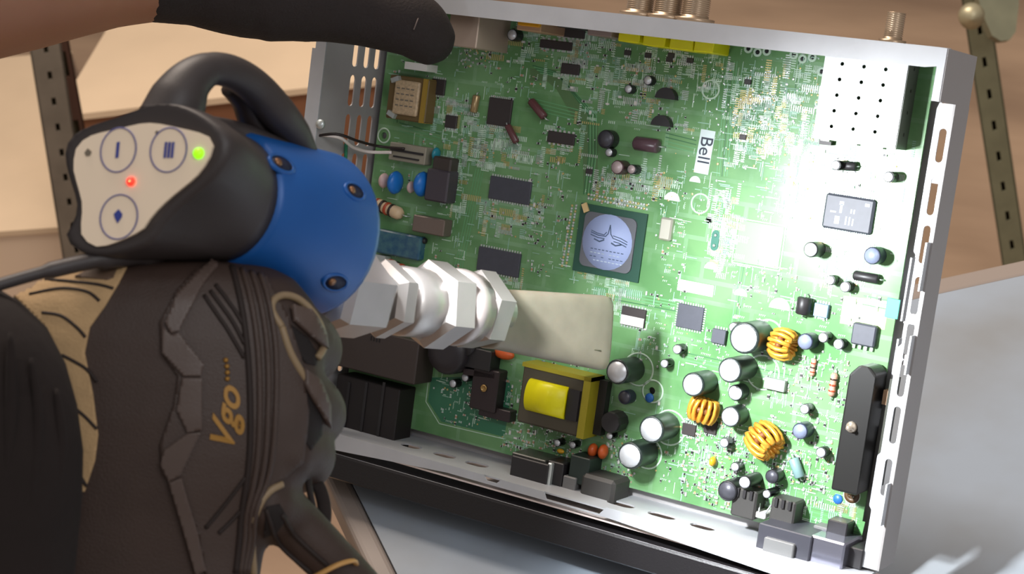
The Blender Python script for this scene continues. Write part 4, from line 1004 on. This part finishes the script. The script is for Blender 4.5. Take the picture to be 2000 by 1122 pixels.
# glove of the hand on the box: palm, thumb over the edge, four fingers behind
mb = MB()
ptube(mb, [(300, -62, .905, .0300), (380, -50, .915, .0285), (480, -40, .925, .033), (600, -40, .94, .036)], GLV, 20)
ptube(mb, [(520, -10, .925, .0265), (620, -5, .930, .0255), (720, 22, .935, .0205), (800, 45, .938, .0195), (838, 75, .942, .0165)], GLV, 20)
for (y0, xx, d0) in ((-70, 690, .95), (-110, 670, .96), (-150, 640, .965), (-185, 600, .97)):
    ptube(mb, [(520, y0 * .8, .945, .016), (xx, y0, 1.00, .0135), (xx + 60, y0 + 15, 1.075, .012), (xx + 60, y0 + 60, 1.11, .011)], GLV, 14)
g1 = mb.obj('work_glove', per, world=True, label='plain black glove gripping the corner of the box'); remesh(g1, .0022, 6)
mb = MB(); mb.tube([P(823, 20, .925), P(815, 40, .919), P(808, 58, .919)], .0004, mat('grey_stitch', (110, 96, 90), .8), 6); mb.obj('stitching', g1)
for v_ in g1.children[0].data.vertices: v_.co = per.matrix_world.inverted() @ v_.co

# glove on the gun: back of the hand plus curled fingers, one continuous skin
def hand_section(y, xl, xr, dep, th, n=36, skew=0):
    a_ = P(xl, y, dep - skew); b_ = P(xr, y, dep + skew); c = (a_ + b_) / 2; e1 = (b_ - a_) / 2; e2 = -px_ray((xl + xr) / 2, y).normalized() * th
    out = []
    for k in range(n):
        t = 2 * PI * k / n; cs, sn = math.cos(t), math.sin(t)
        out.append(c + e1 * math.copysign(abs(cs) ** .85, cs) + e2 * math.copysign(abs(sn) ** .8, sn))
    return out
mb = MB()
secs = [(504, 250, 430, .655, .006), (518, 175, 520, .655, .014), (545, 90, 575, .655, .021), (590, 10, 612, .655, .026), (660, -40, 630, .655, .029), (740, -60, 632, .655, .030), (820, -70, 634, .655, .030),
        (890, -70, 620, .655, .029), (950, -70, 590, .655, .028), (1010, -70, 545, .655, .027), (1080, -70, 515, .655, .026), (1180, -70, 500, .655, .024), (1300, -60, 470, .655, .018)]
mb.loft([hand_section(y, a, b, d, t, skew=.010) for y, a, b, d, t in secs], GLB)
# four fingers curling round the grip, unequal
for pts in ([(560, 640, .655, .0125), (600, 662, .668, .0120), (618, 690, .688, .0110), (585, 715, .705, .0105), (520, 725, .712, .0095)],
            [(570, 770, .655, .0130), (612, 792, .668, .0122), (622, 820, .690, .0112), (580, 842, .708, .0105), (505, 850, .714, .0095)],
            [(560, 875, .655, .0125), (600, 880, .670, .0115), (598, 910, .690, .0108), (555, 925, .706, .0100), (490, 930, .712, .0090)],
            [(520, 985, .652, .0120), (560, 1010, .664, .0115), (612, 1062, .668, .0110), (660, 1110, .672, .0105), (710, 1160, .676, .0100)]):
    ptube(mb, pts, GLB, 16)
# thumb wraps behind the grip
ptube(mb, [(300, 560, .675, .016), (380, 600, .70, .014), (450, 640, .715, .0125), (500, 660, .72, .011)], GLB, 14)
g2 = mb.obj('work_glove', per, world=True, label='brown-black padded glove with gold lettering, round the gun grip'); remesh(g2, .0022, 5)
bpy.context.view_layer.update()
ev = g2.evaluated_get(bpy.context.evaluated_depsgraph_get()); em = ev.to_mesh()
Wm = g2.matrix_world
bvh = BVHTree.FromPolygons([Wm @ v_.co for v_ in em.vertices], [tuple(p.vertices) for p in em.polygons]); ev.to_mesh_clear()
def hit(x, y, off=0):
    d = px_ray(x, y).normalized(); p, nn_, i_, _ = bvh.ray_cast(CAM, d)
    if p is None: return None
    if nn_.dot(d) > 0: nn_ = -nn_
    return p + nn_ * off, nn_
IP = per.matrix_world.inverted(); 
def ribbon(pts, r, mt, name, off=.0, k=6, label=None, closed=False):
    path = []
    sp = smooth_path([(x, y, 0) for x, y in pts], k)
    for p in sp:
        h_ = hit(p.x, p.y, off)
        if h_: path.append(h_[0])
    if len(path) < 2: return None
    mb = MB(); mb.tube([IP @ p for p in path], r, mt, 8); return mb.obj(name, g2, label=label)
def patch(poly, mt, name, off=.0008, step=7, label=None, inset=None):
    """a cloth or rubber patch lying on the glove surface, with a real thickness"""
    def inside(x, y):
        c = False; j = len(poly) - 1
        for i in range(len(poly)):
            if (poly[i][1] > y) != (poly[j][1] > y) and x < (poly[j][0] - poly[i][0]) * (y - poly[i][1]) / (poly[j][1] - poly[i][1]) + poly[i][0]: c = not c
            j = i
        return c
    loops = [[Vector((x, y, 0)) for x, y in poly]]
    bm = bmesh.new(); vs = [bm.verts.new((x, y, 0)) for x, y in poly]; bm.faces.new(vs)
    xs = [p[0] for p in poly]; ys = [p[1] for p in poly]
    g_ = math.ceil(min(xs) / step) * step
    while g_ < max(xs): bmesh.ops.bisect_plane(bm, geom=bm.verts[:] + bm.edges[:] + bm.faces[:], plane_co=(g_, 0, 0), plane_no=(1, 0, 0)); g_ += step
    g_ = math.ceil(min(ys) / step) * step
    while g_ < max(ys): bmesh.ops.bisect_plane(bm, geom=bm.verts[:] + bm.edges[:] + bm.faces[:], plane_co=(0, g_, 0), plane_no=(0, 1, 0)); g_ += step
    bmesh.ops.triangulate(bm, faces=bm.faces[:])
    bm.verts.ensure_lookup_table(); bm.verts.index_update(); pos = []
    for v_ in bm.verts:
        h_ = hit(v_.co.x, v_.co.y); pos.append(h_)
    n = len(pos); V_ = []; 
    for h_ in pos: V_.append(IP @ (h_[0] + h_[1] * off) if h_ else None)
    for h_ in pos: V_.append(IP @ (h_[0] - h_[1] * .0006) if h_ else None)
    F_ = []
    bnd = [e for e in bm.edges if len(e.link_faces) == 1]
    for f in bm.faces:
        i_ = [v_.index for v_ in f.verts]
        if all(V_[a_] is not None for a_ in i_): F_ += [tuple(i_), tuple(n + a_ for a_ in i_[::-1])]
    for e in bnd:
        a_, b_ = e.verts[0].index, e.verts[1].index
        if V_[a_] is not None and V_[b_] is not None: F_.append((a_, b_, n + b_, n + a_))
    V_ = [v_ if v_ is not None else Vector() for v_ in V_]
    bm.free(); mb = MB(); mb.add(V_, F_, mt, True); o = mb.obj(name, g2, label=label)
    m2 = bmesh.new(); m2.from_mesh(o.data); bmesh.ops.recalc_face_normals(m2, faces=m2.faces[:]); m2.to_mesh(o.data); m2.free()
    return o
TANF = mat('tan_stretch_fabric', (186, 154, 112), .8, noise=.12, nscale=120, bump=.3, bscale=900)
PAD = mat('rubber_armour', (80, 66, 60), .42, bump=.08, bscale=900)
PADB = mat('charcoal_rubber', (64, 50, 44), .5, bump=.3, bscale=1500)
DKL = mat('dark_seam', (34, 22, 18), .7)
GLD = mat('gold_print', (160, 118, 52), .4, .2)
patch([(10, 566), (120, 530), (256, 508), (232, 555), (205, 600), (176, 640), (166, 690), (182, 770), (192, 850), (186, 900), (166, 960), (156, 960), (150, 860), (140, 790), (118, 700), (88, 640), (40, 590)], TANF, 'stretch_panel', .0009, label='tan stretch fabric panel')
patch([(148, 545), (176, 532), (232, 524), (222, 546), (210, 550)], mat('brown_tag', (88, 68, 52), .7), 'fabric_tag', .0016)
for pts in ([(60, 578), (120, 566), (170, 572), (195, 590)], [(60, 548), (130, 552), (190, 558), (222, 566)], [(84, 612), (120, 618), (150, 640), (168, 660)], [(122, 694), (145, 706), (170, 722), (190, 746)], [(150, 800), (168, 815), (190, 838)], [(155, 925), (170, 950)], [(44, 570), (66, 556), (84, 538)]):
    ribbon(pts, .0007, DKL, 'fabric_crease', .0008)
# armoured back panel with bevelled zigzag edge
arm = [(384, 530), (420, 516), (520, 545), (560, 620), (585, 700), (600, 800), (590, 900), (520, 960), (490, 1060), (470, 1122), (400, 1122), (385, 1040), (352, 960), (316, 925), (312, 870), (340, 790), (348, 735), (315, 690), (312, 630), (345, 570)]
patch(arm, PADB, 'armour_panel', .0016, label='charcoal rubber armour panel')
edge = [(400, 527), (375, 555), (350, 600), (335, 640), (338, 672), (372, 705), (386, 735), (384, 790), (378, 830), (352, 880), (340, 920), (348, 950)]
def seg_pad(poly): patch(poly, PAD, 'armour_ridge', .0034, step=6)
seg_pad([(378, 548), (412, 520), (424, 528), (396, 560), (350, 648), (334, 654), (322, 632), (346, 578)])
seg_pad([(318, 640), (334, 656), (350, 652), (398, 712), (392, 735), (358, 735), (318, 690)])
seg_pad([(356, 738), (394, 738), (394, 838), (366, 842), (346, 800)])
seg_pad([(366, 845), (392, 842), (352, 925), (330, 938), (314, 905), (320, 878)])
seg_pad([(330, 940), (354, 930), (385, 1040), (398, 1110), (380, 1122), (350, 1010)])
for dx in (0, 20, 38, 54):
    ribbon([(452 + dx, 528 + dx * .25), (470 + dx, 600), (482 + dx, 690), (487 + dx * .9, 800), (484 + dx * .8, 900), (470 + dx * .6, 1000), (456 + dx * .4, 1118)], .0013, DKL if dx % 40 == 0 else PADB, 'armour_rib', .0016)
for pts in ([(398, 580), (440, 640), (476, 700)], [(420, 560), (455, 605), (476, 640)], [(410, 572), (448, 622), (476, 672)], [(478, 930), (440, 980), (400, 1030)], [(472, 990), (450, 1015), (425, 1040)]):
    ribbon(pts, .0009, DKL, 'armour_groove', .0016)
# knuckle guards: rims, and dark patches painted as the shade of the hollows
HOL = mat('hollow_shade', (22, 14, 13), .8)
for rimp, hol in (([(548, 640), (530, 610), (532, 590), (550, 580), (575, 585), (600, 605), (622, 640), (628, 675), (616, 700)], [(560, 630), (575, 640), (600, 660), (618, 690), (616, 715), (596, 710), (575, 685)]),
                  ([(548, 640), (565, 690), (590, 735), (612, 765), (634, 800)], [(585, 745), (600, 760), (625, 800), (628, 850), (606, 880), (586, 850), (580, 800)]),
                  ([(548, 945), (520, 965), (502, 1000), (490, 1050), (492, 1122)], [(520, 990), (545, 985), (560, 1010), (540, 1040), (515, 1050)])):
    ribbon(rimp, .0016, mat('taupe_piping', (140, 120, 92), .5), 'knuckle_rim', .001)
    patch(hol, HOL, 'painted_hollow', .0006, step=6)
patch([(565, 600), (600, 612), (625, 650), (628, 680), (600, 655), (570, 628)], PAD, 'knuckle_guard', .0035, step=6); patch([(588, 720), (615, 745), (634, 790), (636, 830), (612, 790), (590, 752)], PAD, 'knuckle_guard', .0035, step=6)
# lettering, reading upwards, and the dots after it
tv, tf = text_mesh('Vgo', 84, .6, 0, 1.6)
Mx = Matrix.Rotation(-PI / 2, 4, 'Z')
I2 = [];
for v_ in tv:
    X, Y = v_.x, v_.y; x = 440 - Y * .8 + X * .12; y = 826 - X * .92 ; h_ = hit(x, y, .0023); I2.append(IP @ h_[0] if h_ else Vector())
mb = MB(); mb.add(I2, tf, GLD); lt = mb.obj('lettering', g2, label='gold lettering'); sd = lt.modifiers.new('s', 'SOLIDIFY'); sd.thickness = .0008
for (x, y) in [(443, 740), (443, 728), (442, 716), (440, 704)]:
    mb = MB(); h_ = hit(x, y, .002); mb.lathe([(0, 0), (.0011, 0), (.0006, .0007), (0, .0008)], GLD, 8); o = mb.obj('printed_dot', g2)
    z = h_[1]; x_ = z.orthogonal().normalized(); y_ = z.cross(x_); o.matrix_local = IP @ Matrix(((x_.x, y_.x, z.x, h_[0].x), (x_.y, y_.y, z.y, h_[0].y), (x_.z, y_.z, z.z, h_[0].z), (0, 0, 0, 1)))
# strap loop and tan tie below the fingers
mb = MB(); mb.tube([IP @ p for p in smooth_path([P(600, 925, .668), P(606, 965, .668), P(616, 1010, .668), P(626, 1042, .670), P(634, 1000, .675), P(624, 955, .68), P(604, 930, .68)])], [(.0014, .003)] * 37, GLV, 8); mb.obj('finger_strap', g2)
mb = MB(); mb.tube([IP @ p for p in smooth_path([P(600, 1136, .655), P(628, 1120, .653), P(662, 1103, .654), P(690, 1096, .66), P(694, 1104, .668)])], [(.0015, .0009)] * 25, mat('tan_piping', (196, 150, 88), .5), 8); mb.obj('finger_trim', g2, label='tan piping round a finger')
for v in ((470, 965, 545, 1060, 620, 1140), (500, 975, 575, 1045, 650, 1125)):
    ribbon([(v[0] + 50, v[1] + 30), (v[2], v[3]), (v[4] - 10, v[5] - 20)], .001, DKL, 'finger_seam', .0004)
# dark sleeve
mb = MB()
secs = [(560, -120, -10, .625, .016), (590, -160, 40, .625, .028), (640, -190, 92, .625, .036), (710, -220, 128, .625, .040), (790, -240, 150, .625, .043), (880, -260, 162, .625, .045), (970, -270, 160, .625, .046), (1070, -280, 150, .625, .048), (1180, -280, 140, .625, .05), (1330, -290, 150, .625, .05)]
mb.loft([hand_section(y, a, b, d, t) for y, a, b, d, t in secs], SLV)
ptube(mb, [(-90, 900, .628, .034), (-330, 1150, .62, .047), (-700, 1550, .58, .056), (-1200, 2100, .50, .062)], SLV, 24)
sl = mb.obj('sleeve', per, world=True, label='dark brown sleeve')
for pts in ([(60, 700), (75, 820), (60, 980), (40, 1110)], [(110, 760), (118, 880), (100, 1010)], [(20, 650), (22, 800), (8, 980)]):
    mb = MB(); mb.tube([IP @ P(x, y, .5845 + (x / 160) ** 2 * .020) for x, y in [(p.x, p.y) for p in smooth_path([(a, b, 0) for a, b in pts])]], [.0006 + .0018 * math.sin(PI * q / (6 * (len(pts) - 1))) for q in range(6 * (len(pts) - 1) + 1)], SLV, 10)
    mb.obj('sleeve_fold', sl)
